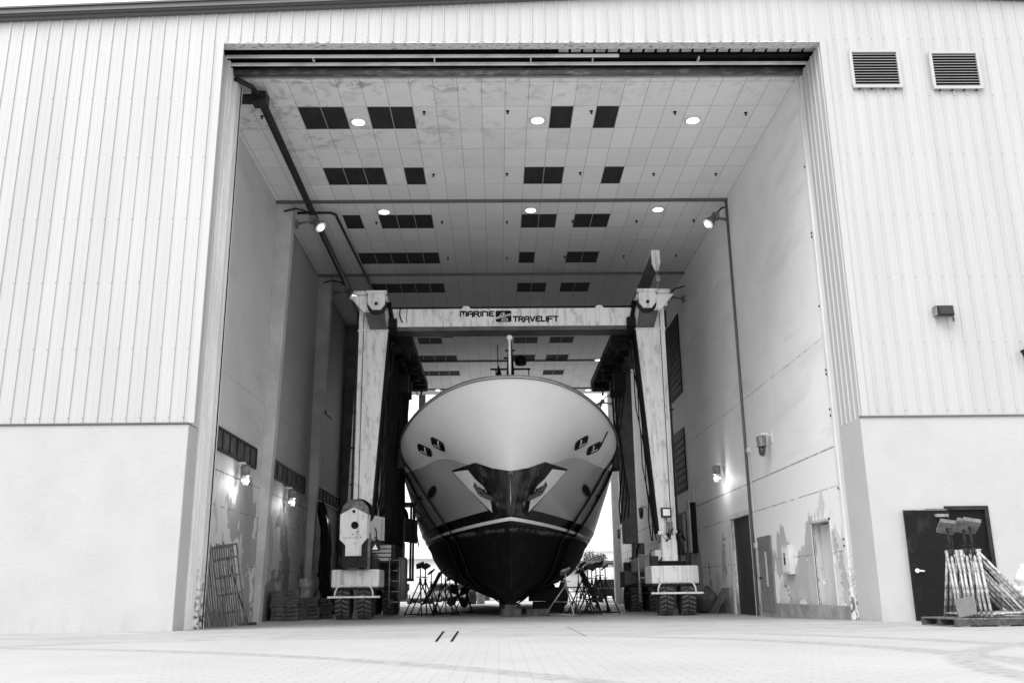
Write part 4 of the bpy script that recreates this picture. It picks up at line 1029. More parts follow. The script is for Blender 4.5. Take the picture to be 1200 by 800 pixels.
# crossbeam with lettering
bm = BM(); box(bm, GX - 4.45, GX + 4.45, YF + .06, YF + .6, 9.84, 10.5); cb = obj('crossbeam', bm, M['lift'], lift, .012)
bm = BM(); box(bm, GX - 4.4, GX + 4.4, YF + .10, YF + .9, 9.70, 9.838); obj('bottom_flange', bm, M['lift_dark'], cb)
bm = BM(); bar(bm, (GX - 4.4, YF + .3, 10.62), (GX + 4.4, YF + .3, 10.62), .03); 
for x in (-3.9, -2.4, -1.1, .2, 1.6, 3.0, 4.0): bar(bm, (GX + x, YF + .3, 10.5), (GX + x, YF + .3, 10.64), .02, 6)
obj('hydraulic_line', bm, M['dark'], lift)
for x in (-1.65, 3.15): bm = BM(); prism(bm, [(GX + x - .18, YF + .12, 10.5), (GX + x + .18, YF + .12, 10.5), (GX + x + .08, YF + .12, 10.62), (GX + x - .08, YF + .12, 10.62)], (0, .03, 0)); obj('lifting_lug', bm, M['lift'], cb)
bm = BM(); tube(bm, [(GX - 4.0, YF + .03, 10.5), (GX - 4.02, YF + .03, 10.3), (GX - 3.95, YF + .03, 10.05), (GX - 3.9, YF + .03, 10.0)], .025, 6); tube(bm, [(GX - 3.75, YF + .04, 10.5), (GX - 3.78, YF + .04, 10.2), (GX - 3.75, YF + .04, 9.95)], .01, 6); obj('hanging_cable', bm, M['dark'], lift)
# stroke lettering
GL = {'m': [[(0, 0), (0, .95), (.1, 1), (.4, 1), (.5, .9), (.5, .35)], [(.5, 1), (.9, 1), (1, .9), (1, 0)]],
      'a': [[(0, -.0), (0, .6), (.15, .95), (.35, 1), (.65, 1), (.85, .95), (1, .7), (1, -.25)], [(0, .42), (1, .42)]],
      'r': [[(0, 0), (0, 1), (.7, 1), (.95, .85), (.9, .55), (.6, .45), (.2, .45)], [(.5, .45), (.95, 0), (1, -.2)]],
      'i': [[(0, 0), (0, 1)]],
      'n': [[(0, 0), (0, 1), (.7, 1), (.95, .85), (1, .6), (1, 0)]],
      'e': [[(1, 1), (.35, 1), (.08, .9), (.1, .6), (.35, .52), (.8, .52)], [(.35, .52), (.05, .4), (.05, .12), (.3, 0), (1, 0)]],
      't': [[(0, 1), (1, 1)], [(.5, 1), (.5, 0)]],
      'v': [[(0, 1), (.5, 0), (1, 1)]],
      'l': [[(0, 1), (0, .1), (.15, 0), (.9, 0)]],
      'f': [[(0, -.2), (0, .9), (.15, 1), (1, 1)], [(0, .5), (.85, .5)]]}
YT = YF + .055
def ribbon(bm, pts, w, y):
    for a, b in zip(pts, pts[1:]):
        a, b = Vector((a[0], a[1])), Vector((b[0], b[1])); d = (b - a)
        if d.length < 1e-6: continue
        d.normalize(); n = Vector((-d.y, d.x)) * w / 2; a2, b2 = a - d * w * .35, b + d * w * .35
        q = [a2 + n, b2 + n, b2 - n, a2 - n]
        prism(bm, [(p.x, y, p.y) for p in q], (0, -.006 - random.uniform(0, .001), 0))
def word(bm, s, x0, x1, z0, z1, w=.052):
    wd = {'i': .12, 'm': 1.25, 'l': .8}
    tot = sum(wd.get(c, 1.) for c in s) + .32 * (len(s) - 1); k = (x1 - x0) / tot; x = x0
    for c in s:
        cw = wd.get(c, 1.) * k
        for stt in GL[c]: ribbon(bm, [(x + (px * cw if c != 'i' else cw / 2), z0 + pz * (z1 - z0)) for px, pz in stt], w, YT)
        x += cw + .32 * k
def TP(px, py): q = onY(px, py, YT); return q.x, q.z
bm = BM(); a_ = TP(539.6, 371); b_ = TP(578.6, 364.9); word(bm, 'marine', a_[0], b_[0], a_[1] + .02, b_[1]); obj('lettering', bm, M['black'], cb); bm = BM(); a_ = TP(601.6, 376.4); b_ = TP(653.8, 370.0); word(bm, 'travelift', a_[0], b_[0], a_[1], b_[1] - .02)
obj('lettering', bm, M['black'], cb)
a_ = TP(580.8, 377.2); b_ = TP(599.2, 363.9)
bm = BM(); x0, z0_, x1, z1_ = a_[0], a_[1], b_[0], b_[1]; r_ = .04
prism(bm, [(x0 + r_, YT, z0_), (x1 - r_, YT, z0_), (x1, YT, z0_ + r_), (x1, YT, z1_ - r_), (x1 - r_, YT, z1_), (x0 + r_, YT, z1_), (x0, YT, z1_ - r_), (x0, YT, z0_ + r_)], (0, -.006, 0)); lg = obj('logo_badge', bm, M['black'], cb)
bm = BM(); W_, H_ = x1 - x0, z1_ - z0_
YT_s = YT; YT = YT - .0075
def LP(l): return [(x0 + p[0] * W_, z0_ + p[1] * H_) for p in l]
for l in ([(.0, .25), (.2, .42), (.42, .8), (.55, .8), (.4, .45)], [(.0, .38), (.95, .72)], [(.05, .28), (1.0, .62)], [(.38, .12), (.45, .3), (.72, .3), (.78, .12), (.38, .12)], [(.55, .8), (.52, .6)]): ribbon(bm, LP(l), .022, YT)
obj('logo_mark', bm, M['white_plain'], lg); YT = YT_s
# jib and hook over the right girder
bm = BM(); hexa(bm, [(5.62, 11.6, 12.05), (5.88, 11.6, 12.05), (5.88, 11.6, 12.4), (5.62, 11.6, 12.4)], [(5.55, 18.5, 11.45), (5.95, 18.5, 11.45), (5.95, 18.5, 12.0), (5.55, 18.5, 12.0)]); jb = obj('jib_boom', bm, M['lift_dark'], lift)
bm = BM(); box(bm, 5.6, 5.9, 11.5, 11.598, 11.95, 12.48); prism(bm, [(5.62, 11.52, 11.95), (5.88, 11.52, 11.95), (5.82, 11.52, 11.7), (5.7, 11.52, 11.7)], (0, .07, 0)); obj('boom_tip', bm, M['lift'], jb)
bm = BM(); bar(bm, (5.6, 18.2, 10.7), (5.6, 18.2, 11.6), .12); bar(bm, (5.9, 15.8, 10.7), (5.75, 15.8, 11.8), .08); obj('jib_post', bm, M['lift_dark'], jb)
bm = BM(); bar(bm, (5.77, 11.55, 11.7), (5.77, 11.55, 11.4), .03); box(bm, 5.7, 5.86, 11.5, 11.62, 11.3, 11.5); tube(bm, [(5.78, 11.55, 11.3), (5.75, 11.55, 11.15), (5.74, 11.55, 11.02), (5.8, 11.55, 10.92), (5.88, 11.55, 10.94), (5.9, 11.55, 11.0)], .035, 8); obj('hook', bm, M['galv'], jb)
# reel housings on the left side
for k, (Y, m_, xx) in enumerate(((YF - .95, M['lift'], 0), (YR - 1.1, M['lift_dark'], 0))):
    cpx = (414, 624) if k == 0 else (458, 628)
    q = onY(cpx[0], cpx[1], Y); x, z = q.x, q.z; s_ = (onY(cpx[0] + 16, cpx[1], Y).x - x)
    def hp(a, b, y=Y): return (x + a * s_, y, z + b * s_)
    w = 1.0
    bm = BM(); prism(bm, [hp(-w, 1.35), hp(0, 1.85), hp(w, 1.35), hp(w, -.4), hp(.62, -.9), hp(.62, -1.65), hp(-.55, -1.65), hp(-.55, -.9), hp(-w, -.45)], (0, .06, 0)); hs = obj('reel_housing', bm, m_, lift, .008)
    bm = BM(); prism(bm, [hp(w, 1.35, Y + .061), hp(w, -.4, Y + .061), hp(.9, -.4, Y + .061), hp(.9, 1.35, Y + .061)], (.38, 1.5, 0)); 
    obj('side_plate', bm, m_, hs)
    bm = BM(); bar(bm, hp(.1, .55, Y - .03), hp(.1, .55, Y + .02), .12, 14); 
    for a_, b_ in ((0, 1.55),): bar(bm, hp(a_, b_, Y - .03), hp(a_, b_, Y + .02), .05, 8)
    for i_ in range(9): bar(bm, hp(-.75 + i_ * .14, -.35, Y - .008), hp(-.75 + i_ * .14, -.35, Y + .02), .015, 6)
    for a_, b_ in ((-.05, -.1), (.3, .1), (.55, -.3), (.15, -.75)): bar(bm, hp(a_, b_, Y - .008), hp(a_, b_, Y + .02), .022, 6)
    obj('hub_hole', bm, M['black'], hs)
    bm = BM(); rr = .46 if k == 0 else .5; cz_ = z + 1.55 * s_ - .05
    lathe(bm, [(.05, 0), (rr, 0), (rr, .03), (rr * .55, .05), (rr * .55, .6), (rr, .62), (rr, .65), (.05, .65)], (x + .02, Y + .1, cz_), (0, 1, 0), 32); obj('cable_reel', bm, M['rim'] if k == 0 else M['dark'], lift)
    bm = BM(); lathe(bm, [(.05, .0), (rr + .03, 0), (rr + .03, .35), (.05, .35)], (x + .1, Y + .3, cz_), (0, 1, 0), 32); obj('drum', bm, M['black'], lift)
    bm = BM(); bx_ = x; box(bm, bx_ - .35, bx_ + .45, Y + .1, Y + 1.0, 1.5, z + .3 * s_); obj('motor', bm, M['dark'], lift)
    bm = BM(); bar(bm, (bx_ - .05, Y + .35, 1.45), (bx_ - .05, Y + .35, z - 1.2 * s_), .2, 14); bar(bm, (bx_ + .45, Y + .3, 1.45), (bx_ + .45, Y + .3, 2.6), .09, 10); obj('hydraulic_motor', bm, M['rim'], lift)
# work lights, ladder, engine box and cab on the left side; work light on the right leg
bm = BM(); box(bm, -4.17, -3.88, YF - .6, YF - .45, 2.05, 2.3); wl = obj('work_light', bm, M['dark'], lift); bm = BM(); prism(bm, [(-4.12, YF - .61, 2.08), (-3.93, YF - .61, 2.08), (-4.02, YF - .61, 2.25)], (0, .008, 0)); obj('lens', bm, M['steel_bright'], wl)
q = onY(781, 600, YF - .2); bm = BM(); box(bm, q.x - .17, q.x + .17, YF - .2, YF - .05, q.z - .16, q.z + .16); wl = obj('work_light', bm, M['dark'], lift, .02); bm = BM(); box(bm, q.x - .12, q.x + .12, YF - .21, YF - .2, q.z - .11, q.z + .11); obj('lens', bm, M['steel_bright'], wl)
bm = BM(); box(bm, q.x + .05, q.x + .2, YF - .12, YF - .02, q.z - .75, q.z - .3); tube(bm, [(q.x, YF - .1, q.z - .16), (q.x, YF - .1, q.z - .5), (q.x - .05, YF - .05, q.z - 1)], .02, 6); obj('switch_box', bm, M['grey_mid'], lift)
bm = BM(); box(bm, GX + 4.82, GX + 5.5, YF - .04, YF + .0, 2.48, 2.6); box(bm, GX + 4.9, GX + 5.42, YF - .12, YF + .04, 1.62, 2.47); obj('access_box', bm, M['lift'], lift, .02)
def grill(px, py, Y, w, h):
    q = onY(px, py, Y); bm = BM(); box(bm, q.x - w/2, q.x + w/2, Y, Y + 1.2, q.z - h/2, q.z + h/2); e = obj('engine_box', bm, M['dark'], lift, .02)
    bm = BM()
    for i in range(4): box(bm, q.x - w/2 + .05, q.x + w/2 - .15, Y - .02, Y - .005, q.z - h/2 + .1 + i * h * .22, q.z - h/2 + .1 + i * h * .22 + h * .16)
    obj('grille', bm, M['steel_white'], e)
grill(449, 649, YF + 1.6, .85, .65)
bm = BM()
for x in (GX - 4.35, GX - 4.0): bar(bm, (x, YF + 1.5, .2), (x, YF + 1.5, 1.9), .022)
for z in (.4, .75, 1.1, 1.45, 1.8): bar(bm, (GX - 4.35, YF + 1.5, z), (GX - 4.0, YF + 1.5, z), .018)
obj('ladder', bm, M['galv'], lift)
bm = BM(); lathe(bm, [(.18, 0), (.2, .05), (.2, 1.3), (.15, 1.4)], (GX - 3.95, YF + 1.8, .5), n=16); obj('filter_tank', bm, M['lift_dark'], lift)
bm = BM()
for x, y in ((GX - 4.5, 17.3), (GX - 3.98, 17.3), (GX - 3.98, 18.4)): bar(bm, (x, y, 1.2), (x, y, 4.05), .05, 6)
box(bm, GX - 4.55, GX - 3.93, 17.25, 18.45, 4.05, 4.15); box(bm, GX - 4.55, GX - 3.93, 17.25, 18.45, 1.15, 1.25); obj('operator_frame', bm, M['dark'], lift)
# right side: rail frame and exhaust between bogies
bm = BM()
for x, y in ((GX + 4.3, 13.2), (GX + 4.55, 15)): bar(bm, (x, y, .3), (x, y, 1.85), .04); 
bar(bm, (GX + 4.3, 13.2, 1.85), (GX + 4.9, 13.2, 1.85), .04); bar(bm, (GX + 4.3, 13.2, 1.1), (GX + 4.9, 13.2, 1.1), .03); bar(bm, (GX + 4.3, 13.2, 1.6), (GX + 4.55, 15, 1.6), .03); obj('guard_frame', bm, M['galv'], lift)
# dark draped hoses and folded curtain inside the left legs
bm = BM()
for k in range(9):
    x = GX - 4.42 + .035 * k; y = YF + 1.4 + k * .45
    top_ = 9.3; ps = []
    for i in range(9):
        t_ = i / 8; ps.append((x - .35 * math.sin(t_ * 1.6) * (.25 + .04 * k) + .03 * math.sin(i * 2 + k), y + .1 * math.sin(i * 1.3 + k), top_ - t_ * 6.9))
    tube(bm, ps, .07 + .02 * (k % 3), 7)
obj('hose_curtain', bm, M['tarp'], lift)
bm = BM()
for k in range(4):
    x = GX + 4.05 + .1 * k; y = YF + 2.0 + k * 1.1; ps = []
    for i in range(9):
        t_ = i / 8; ps.append((x + .12 * math.sin(i * 1.1 + k), y + .1 * math.cos(i * 1.3), 9.2 - t_ * 6.0))
    tube(bm, ps, .03, 6)
obj('hanging_cable', bm, M['black'], lift)

# hoses and small gear around the leg feet
rr_ = random.Random(5)
for s in (-1, 1):
    for Y in (YF, YR):
        for k in range(7):
            bm = BM(); v0 = rr_.uniform(4.45, 5.7); z0_h = rr_.uniform(1.5, 2.6); ps = [(GX + s * v0, Y - .25 + rr_.uniform(-.1, .2), z0_h)]
            for i in range(5): p = ps[-1]; ps.append((p[0] + rr_.uniform(-.16, .16), p[1] + rr_.uniform(-.05, .08), max(1.5, p[2] + rr_.uniform(-.35, .25))))
            tube(bm, ps, rr_.choice((.018, .025, .035)), 6); obj('hose', bm, M['black'], lift)
        bm = BM(); x_ = GX + s * 5.75; lathe(bm, [(.02, 0), (.1, .01), (.1, .4), (.02, .42)], (x_, Y - .2, 1.47), n=12); obj('accumulator', bm, M['dark'], lift)
        bm = BM(); x_ = GX + s * 4.62; box(bm, x_ - .12, x_ + .12, Y - .3, Y + .1, 1.47, 1.78); obj('valve_block', bm, M['dark'], lift, .015)
for s in (-1, 1):      # slack cables down the legs
    for k in range(3):
        bm = BM(); ps = []
        for i in range(12):
            t_ = i / 11; ps.append((GX + s * (4.36 + .46 * t_ - .05 - .05 * k + .04 * math.sin(i * 1.9 + k * 2)), YF + .3 + .05 * k, 9.5 - 7.2 * t_))
        tube(bm, ps, .02, 6); obj('hanging_cable', bm, M['black'], lift)

# lifting slings
def section(Y, n=60):
    pts = []
    for i in range(n + 1):
        v = i / n * 9.3
        # find u with hull_pt(v,u).y == Y
        lo_, hi_ = 0, 3.5
        for _ in range(30):
            m_ = (lo_ + hi_) / 2
            if hull_pt(v, m_).y < Y: lo_ = m_
            else: hi_ = m_
        p = hull_pt(v, lo_); pts.append(Vector((p.x, Y, p.z)))
    return pts
for Y, lab in ((15.2, 'black lifting sling wrapped under the hull, the one nearer the bow'), (16.3, 'black lifting sling wrapped under the hull, the one farther from the bow')):
    sec = section(Y); out = [(p.x, p.z) for p in sec]
    # keep only the convex hull side: straight up from the widest point
    wi = max(range(len(out)), key=lambda i: out[i][0]); out = out[:wi + 1]
    out.append((4.12, 8.15))
    full = [(-x, z) for x, z in out[::-1]] + out
    bm = BM(); prev = None; w = .16
    for i, (x, z) in enumerate(full):
        a = full[max(i - 1, 0)]; b = full[min(i + 1, len(full) - 1)]; d = Vector((b[0] - a[0], b[1] - a[1])).normalized(); n = Vector((d.y, -d.x)) * 1
        if n.y > 0 and abs(x) < .5: n = -n
        o1 = Vector((x, z)) + n * .03; o2 = Vector((x, z)) + n * .07
        ring = [bm.verts.new((BX + o1.x, Y - w, o1.y)), bm.verts.new((BX + o1.x, Y + w, o1.y)), bm.verts.new((BX + o2.x, Y + w, o2.y)), bm.verts.new((BX + o2.x, Y - w, o2.y))]
        if prev:
            for k in range(4): bm.faces.new((prev[k], prev[(k + 1) % 4], ring[(k + 1) % 4], ring[k]))
        prev = ring
    sl = tag(obj('lifting_sling', bm, M['tarp']), lab, 'sling', 'lifting slings around the hull')
    for s in (-1, 1):
        x, z = out[wi - 1] if wi > 0 else out[0]
        bm = BM(); box(bm, BX + s * (x + .02) - .12, BX + s * (x + .02) + .12, Y - .25, Y + .25, z - .5, z + .25); obj('chafe_pad', bm, M['dark'], sl, .04)
# ropes hanging at the hull sides
for (pts_, lab) in (([(487, 592), (486, 612), (491, 640)], 'thin rope end dangling beside the left of the hull'), ([(727, 575), (730, 580), (734, 590)], 'short rope end dangling by the right of the hull'),
                    ([(716, 490), (711, 505), (703, 522), (697, 526)], 'black cable running from the right portlight up the hull')):
    Y = 15.0 if pts_[0][1] > 520 else None
    bm = BM(); ps = []
    for p in pts_:
        if Y: ps.append(onY(p[0], p[1], Y))
        else:
            q, n_ = at_hull(*p)
            if q: ps.append(q + n_ * .04)
    if len(ps) > 1: tube(bm, ps, .025, 6); tag(obj('rope', bm, M['dark']), lab, 'rope')
    else: bm.free()

# ------------------------------------------------------------------ things in the hall, left
fr = thing('scaffold_frame', 'x', 'scaffold frame', (0, 0, 0), 0, 'scaffold frames leaning on the left wall')
bm = BM()
for x in (-.42, .42): box(bm, x - .025, x + .025, -.02, .02, 0, 2.05)
for x in (-.14, .14): box(bm, x - .02, x + .02, -.015, .015, 0, 2.03)
obj('rails', bm, mat('scuffed_timber', .10, .7, v2=.26, scale=12, lo=.45, hi=.65, stretch=(1, 1, .3)), fr)
for z in (.35, .8, 1.25, 1.7, 2.02):
    bm = BM(); box(bm, -.42, .42, -.03, -.018 + .05, z - .025, z + .025); obj('rung', bm, M['wood'], fr)
for i in range(7):
    o = fr if i == 0 else dup(fr, (0, 0, 0))
    o.location = (-6.66 - i * .07, 4.95 - i * .17, gz(4) + .006); o.rotation_euler = (R(-4), R(-9), R(35 - i * 2)); o.scale = (.62, 1, 1 - .03 * (i % 3))
    o['label'] = ['scuffed ladder frame outermost of the pile leaning on the left wall', 'ladder frame second from outside in the leaning pile', 'ladder frame third from outside in the leaning pile', 'ladder frame in the middle of the leaning pile', 'ladder frame third from the wall in the leaning pile', 'ladder frame second from the wall in the leaning pile', 'ladder frame closest to the left wall in the leaning pile'][i]
for o in [o for o in C.objects if o.name.startswith('scaffold_frame')]:
    if o['label'].startswith(('scuffed', 'ladder frame second from outside')): continue
    for ch in list(o.children):
        if ch.name.startswith('rung'): bpy.data.objects.remove(ch)
t = thing('broom', 'long handled push broom leaning on the left wall beside the ladders', 'broom', (-6.75, 6.4, gz(6.4) + .006), R(20))
bm = BM(); bar(bm, (.0, 0, .06), (-.55, -.35, 1.55), .018); obj('handle', bm, M['dark'], t)
bm = BM(); box(bm, -.25, .25, -.05, .05, .0, .08); obj('head', bm, M['wood_dark'], t, .01)
def matstack(x, y, W, D, n, label, rz):
    for k in range(n):
        pass
px_ = pallet((0, 0, 0), 0, 'x', .86, .95, .13, 'wood_mid', 'flat pallets stacked by the left wall')
PS = [(-6.85, 11.6, 8, 'first stack by the column'), (-6.15, 12.9, 6, 'middle stack'), (-5.75, 14.2, 6, 'outermost stack')]
cnt = 0
words_ = ['bottom', 'second', 'third', 'fourth', 'fifth', 'sixth', 'seventh', 'topmost']
for (x, y, n, nm) in [(-6.95, 11.8, 7, 'the tall stack nearest the column'), (-6.5, 13.0, 5, 'the middle stack under the drum'), (-6.25, 14.2, 5, 'the stack farthest from the doorway')]:
    for k in range(n):
        lab = 'dark flat pallet, %s of %s' % ('topmost' if k == n - 1 else words_[k] + ' from floor' if k else 'bottom', nm)
        loc = (x + random.uniform(-.04, .04), y + random.uniform(-.05, .05), gz(12) + .006 + k * .135); rz = R(random.uniform(-5, 5) + 8)
        if cnt == 0: px_.location = loc; px_.rotation_euler = (0, 0, rz); px_['label'] = lab
        else: dup(px_, loc, rz, lab)
        cnt += 1
bm = BM(); lathe(bm, [(.25, 0), (.27, .02), (.27, .06), (.25, .07), (.25, .34), (.27, .36), (.27, .4), (.25, .42), (.25, .62), (.24, .64)], n=20)
o = tag(obj('metal_drum', bm, M['rim']), 'small grey metal drum standing on the middle pallet stack', 'drum'); o.location = (-6.55, 13.0, gz(12) + .006 + 5 * .135 + .004)
# black tarp hanging on the wall, left
bm = BM(); ps = []
base = onX(377, 590, XL + .35); 
rows = []
for i in range(14):
    t_ = i / 13; px = 375 + 13 * t_ + 3 * math.sin(t_ * 6); py = 590 + 128 * t_
    q = onX(px, py, XL + .3 + .5 * t_); ps.append(q)
for k in range(5):
    tube(bm, [p + Vector((.08 * math.sin(k * 1.7 + i * .6), .25 * (k - 2) * (.4 + .6 * math.sin(i / 13 * math.pi)), 0)) for i, p in enumerate(ps)], .12, 7)
tag(obj('hanging_tarp', bm, M['tarp']), 'bundled black tarp hanging down the left wall behind the lantern', 'tarp')
for p, Y, lab in (((373, 722), 19.5, 'dark boat stand parked by the left wall beside the tarp'), ((362, 722), 20.5, 'dark boat stand parked by the left wall nearest the column')):
    q = onY(p[0], p[1], Y); dup(st0, (q.x, Y, gz(Y) + .004), .5, lab, 'boat stands parked by the left wall', (.8, .8, .9))
# rubbish by the roller shutter, right
t = thing('dark_sack', 'dark lumpy sack lying against the right wall beyond the shutter', 'sack', (7.45, 14.8, gz(15) + .005))
bm = BM(); bmesh.ops.create_icosphere(bm, subdivisions=3, radius=1)
for v in bm.verts:
    n_ = math.sin(v.co.x * 5) * .08 + math.sin(v.co.y * 7 + 1) * .07 + math.sin(v.co.z * 6) * .06
    v.co = Vector((v.co.x * .42, v.co.y * .8, max(0, v.co.z * .5 + .38))) * (1 + n_)
for f in bm.faces: f.smooth = True
obj('body', bm, M['lift_dark'], t)
for i, (y, ln, lab) in enumerate(((13.4, .25, 'pale board leaning on the right wall nearest the shutter'), (13.75, .35, 'pale board leaning on the right wall, middle of three'), (14.05, .45, 'pale board leaning on the right wall beside the sack'))):
    bm = BM(); hexa(bm, [(-.5 - ln * .2, -.1, 0), (-.5 - ln * .2, .1, 0), (-.46 - ln * .2, .1, 0), (-.46 - ln * .2, -.1, 0)], [(-.06, -.1, .85), (-.06, .1, .85), (-.02, .1, .85), (-.02, -.1, .85)])
    o = tag(obj('leaning_board', bm, M['wood']), lab, 'board', 'boards leaning by the shutter'); o.location = (XR - .01, y, gz(13) + .008)

# two short black marks on the apron
for a, b, lab in (((511, 751), (520, 739), 'short black skid mark on the concrete apron, left of the pair'), ((529, 751), (537, 739), 'short black skid mark on the concrete apron, right of the pair')):
    p, q = onZ(a[0], a[1], .008), onZ(b[0], b[1], .008); bm = BM(); w = .02
    quad(bm, [p + Vector((-w, 0, 0)), p + Vector((w, 0, 0)), q + Vector((w, 0, 0)), q + Vector((-w, 0, 0))]); struct(obj('road_marking', bm, M['black']))

# ------------------------------------------------------------------ the yard beyond
t = thing('far_warehouse', 'pale low warehouse with a dark opening far beyond the hall on the left', 'building', (-9, 80, -.12))
bm = BM(); box(bm, -14, 8, 0, 20, 1.8, 4.3); obj('wall', bm, M['wall_rear'], t)
bm = BM(); box(bm, -14.3, 8.3, -.6, 20, 4.3, 4.6); obj('roof', bm, M['white_plain'], t)
bm = BM(); box(bm, -14, 8, .2, 19, 0, 1.8); obj('opening', bm, M['dark'], t)
bm = BM(); box(bm, -14, 8, -.15, .199, 1.65, 1.799); obj('lintel', bm, M['conduit'], t)
t = thing('far_building', 'pale flat roofed building beyond the trees on the right', 'building', (14, 130, -.12))
t.scale = (1.3, 1, 1.05)
bm = BM(); box(bm, -12, 14, 0, 20, 0, 6.6); obj('wall', bm, M['wall_rear'], t)
bm = BM(); box(bm, -12.3, 14.3, -.5, 20, 6.6, 8.2); obj('roof', bm, M['white_plain'], t)
# far boat hull with awning
t = thing('covered_boat', 'white boat hull in the yard beyond the rear opening on the right', 'boat', (9.0, 60, -.12), 0)
t.scale = (1.7, 1.2, 1.15)
bm = BM(); rows = []
for i in range(9):
    u = i / 8; w = 2.2 * (1 - (1 - u) ** 2) ** .6; rows.append([bm.verts.new((x * w, -3 + 9 * u, z)) for x, z in ((-1, 2.3 - .3 * u), (-.9, 1.3), (-.5, .6), (0, .45), (.5, .6), (.9, 1.3), (1, 2.3 - .3 * u))])
for a, b in zip(rows, rows[1:]):
    for k in range(6): f = bm.faces.new((a[k], a[k + 1], b[k + 1], b[k])); f.smooth = True
    bm.faces.new((a[0], b[0], b[6], a[6]))
obj('hull', bm, M['white_plain'], t)
bm = BM(); box(bm, -2.6, 1.6, -2, 3, 2.62, 2.8); [bar(bm, (x, -1.8, 1.8), (x, -1.8, 2.62), .05) for x in (-2.4, 1.4)]; obj('awning', bm, M['conduit'], t)
# parked vehicles
def truck(name, loc, rz, label, paint, cat='pickup truck', group='vehicles parked beyond the hall'):
    t = thing(name, label, cat, loc, rz, group)
    bm = BM(); prism(bm, [(-2.5, -.85, .45), (2.5, -.85, .45), (2.5, -.85, .95), (1.3, -.85, 1.02), (.75, -.85, 1.6), (-.7, -.85, 1.65), (-.9, -.85, 1.02), (-2.5, -.85, 1.0)], (0, 1.7, 0)); obj('body', bm, paint, t, .05)
    bm = BM(); prism(bm, [(1.2, -.87, 1.06), (.72, -.87, 1.52), (-.62, -.87, 1.56), (-.78, -.87, 1.06)], (0, 1.74, 0)); obj('window', bm, M['glass_dark'], t)
    for x in (-1.6, 1.6):
        for y in (-.8, .8):
            bm = BM(); lathe(bm, [(.02, -.12), (.36, -.12), (.38, -.06), (.38, .06), (.36, .12), (.02, .12)], (x, y, .38), (0, 1, 0), 18); w = obj('wheel', bm, M['rubber'], t)
            bm = BM(); lathe(bm, [(.02, -.13), (.2, -.13), (.2, .13), (.02, .13)], (x, y, .38), (0, 1, 0), 12); obj('rim', bm, M['rim'], w)
    return t
truck('parked_pickup', (-6.3, 57, -.12), R(90 + 8), 'white pickup truck parked in the yard left of the hull', M['white_plain'])
truck('parked_pickup', (-8.6, 63, -.12), R(20), 'dark pickup parked behind the white one', M['dark'])
truck('parked_car', (-3.9, 70, -.12), R(180), 'grey car parked in the yard behind the boat stands on the left', M['grey_mid'], 'car')
truck('parked_car', (2.4, 68, -.12), R(10), 'white car glimpsed under the hull right of the keel', M['white_plain'], 'car')
truck('parked_car', (8.2, 52, -.12), R(75), 'dark car parked by the right edge of the rear opening', M['dark'], 'car')
# white gas cylinders / drums and a rack under the hull, in the yard
for i, (x, y, h, lab) in enumerate(((-1.9, 50, .95, 'dark drum standing in the yard left of the propeller'), (-1.3, 51, .9, 'grey drum standing in the yard beside the dark one'), (4.6, 48, 1.0, 'dark drum in the yard behind the right stands'))):
    bm = BM(); lathe(bm, [(.29, 0), (.3, .03), (.29, .3), (.3, .33), (.29, .36), (.29, .6), (.3, .63), (.29, h)], n=16); o = tag(obj('oil_drum', bm, M['grey_mid'] if i == 1 else M['dark']), lab, 'drum', 'drums in the yard'); o.location = (x, y, -.115)
bm = BM()
for z in (.75, 1.05): box(bm, 0, 4.2, 0, .06, z, z + .07)
for x in (0, 1.4, 2.8, 4.13): box(bm, x, x + .07, 0, .06, 0, 1.1)
o = tag(obj('yard_fence', bm, M['dark']), 'dark two rail fence beyond the hull on the right', 'fence'); o.location = (3.0, 46, -.12)

# trees
def tree(x, y, h, w, label, seed):
    rnd = random.Random(seed)
    t = thing('tree', label, 'tree', (x, y, -.12), 0, 'trees beyond the yard')
    bm = BM(); tube(bm, [(0, 0, 0), (.1, 0, h * .25), (0, .1, h * .5), (.1, 0, h * .8)], .16, 8)
    for k in range(6): a = k * 1.05; bar(bm, (0, 0, h * .35 + k * .1), (math.cos(a) * w * .55, math.sin(a) * w * .5, h * .7), .07, 6, .02)
    obj('trunk', bm, M['bark'], t)
    bm = BM(); blobs = [(rnd.uniform(-w, w) * .9, rnd.uniform(-w, w) * .5, h * rnd.uniform(.12, .88), rnd.uniform(.3, .6) * w * .6) for _ in range(24)]
    for _ in range(6500):
        b = rnd.choice(blobs); d = Vector((rnd.gauss(0, 1), rnd.gauss(0, 1), rnd.gauss(0, 1))).normalized() * b[3] * rnd.uniform(.55, 1.05)
        c_ = Vector(b[:3]) + d; s = rnd.uniform(.06, .14); n1 = Vector((rnd.gauss(0, 1), rnd.gauss(0, 1), rnd.gauss(0, 1))).normalized(); u, v = frame_of(n1)
        f = bm.faces.new([bm.verts.new(c_ + u * s), bm.verts.new(c_ + v * s * .6), bm.verts.new(c_ - u * s), bm.verts.new(c_ - v * s * .6)])
    obj('crown', bm, M['foliage'], t, fix=False)
tree(13.2, 88, 5.2, 3.2, 'dark bushy tree beyond the rear opening at the right of the hull', 1)
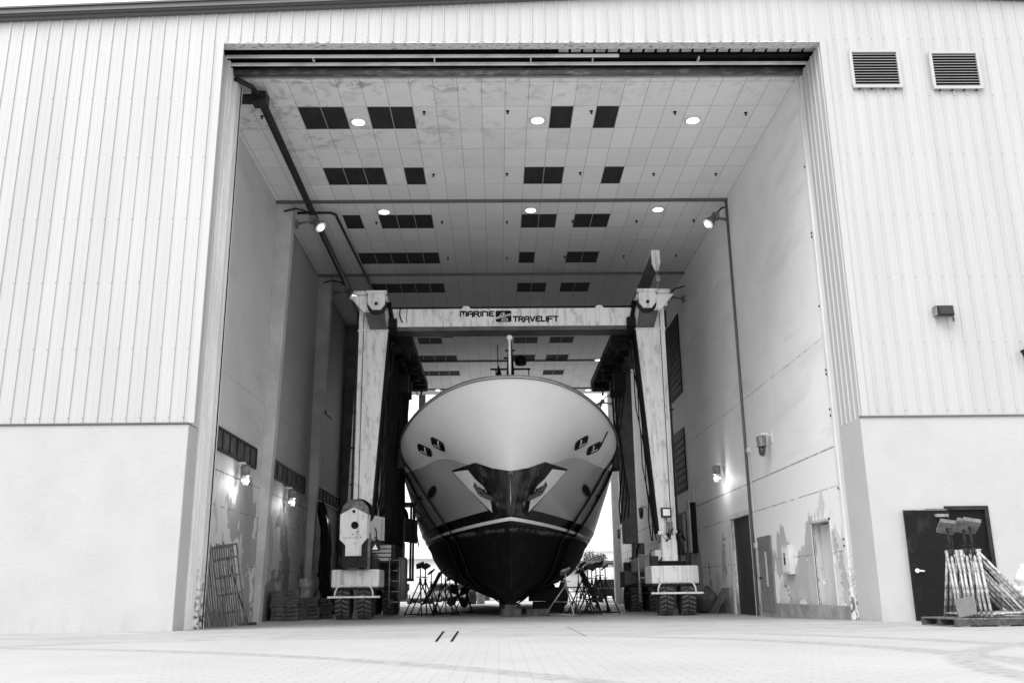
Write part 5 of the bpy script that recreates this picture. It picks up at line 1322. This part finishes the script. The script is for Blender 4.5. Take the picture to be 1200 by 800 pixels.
tree(9.6, 92, 4.9, 3.2, 'dark bushy tree nearer the hull edge beyond the rear opening', 2)
tree(18.5, 90, 5.5, 3, 'dark bushy tree hidden mostly behind the far right wall', 3)
tree(-5, 120, 4.4, 2.6, 'small tree far behind the parked vehicles', 4)

# ------------------------------------------------------------------ light
for m_ in bpy.data.materials:
    if m_.use_nodes and m_.name.split('.')[0] in ('black', 'black_tarp', 'rubber', 'door_black', 'door_dark', 'dark_steel', 'shutter', 'dark_tile', 'black_antifouling', 'dark_weathered_steel'):
        m_.node_tree.nodes['Principled BSDF'].inputs['Specular IOR Level'].default_value = .15
w = bpy.data.worlds.new("World"); scene.world = w; w.use_nodes = True
N = w.node_tree.nodes; L = w.node_tree.links; bg = N['Background']
sky = N.new('ShaderNodeTexSky'); sky.sky_type = 'NISHITA'; sky.sun_disc = False; sky.sun_elevation = R(50); sky.sun_rotation = R(214); sky.dust_density = 5; sky.air_density = 1
bw = N.new('ShaderNodeRGBToBW'); L.new(sky.outputs[0], bw.inputs[0])
mu = N.new('ShaderNodeMath'); mu.operation = 'MULTIPLY_ADD'; mu.inputs[1].default_value = .35; mu.inputs[2].default_value = 9.0; L.new(bw.outputs[0], mu.inputs[0])
L.new(mu.outputs[0], bg.inputs['Color']); bg.inputs['Strength'].default_value = .162
sd = bpy.data.lights.new('sun', 'SUN'); sd.energy = 2.0; sd.angle = R(36); sd.color = (1, 1, 1)
so = bpy.data.objects.new('sun', sd); C.objects.link(so)
el, az = R(50), R(214)       # azimuth from +Y, clockwise
dirv = Vector((math.sin(az) * math.cos(el), math.cos(az) * math.cos(el), math.sin(el)))
so.rotation_euler = dirv.to_track_quat('Z', 'Y').to_euler()
scene.view_settings.view_transform = 'Standard'; scene.view_settings.look = 'None'; scene.view_settings.exposure = 0; scene.view_settings.gamma = 1
scene.cycles.max_bounces = 10; scene.cycles.diffuse_bounces = 8; scene.cycles.glossy_bounces = 4
scene.cycles.sample_clamp_indirect = 8
scene.cycles.use_denoising = True
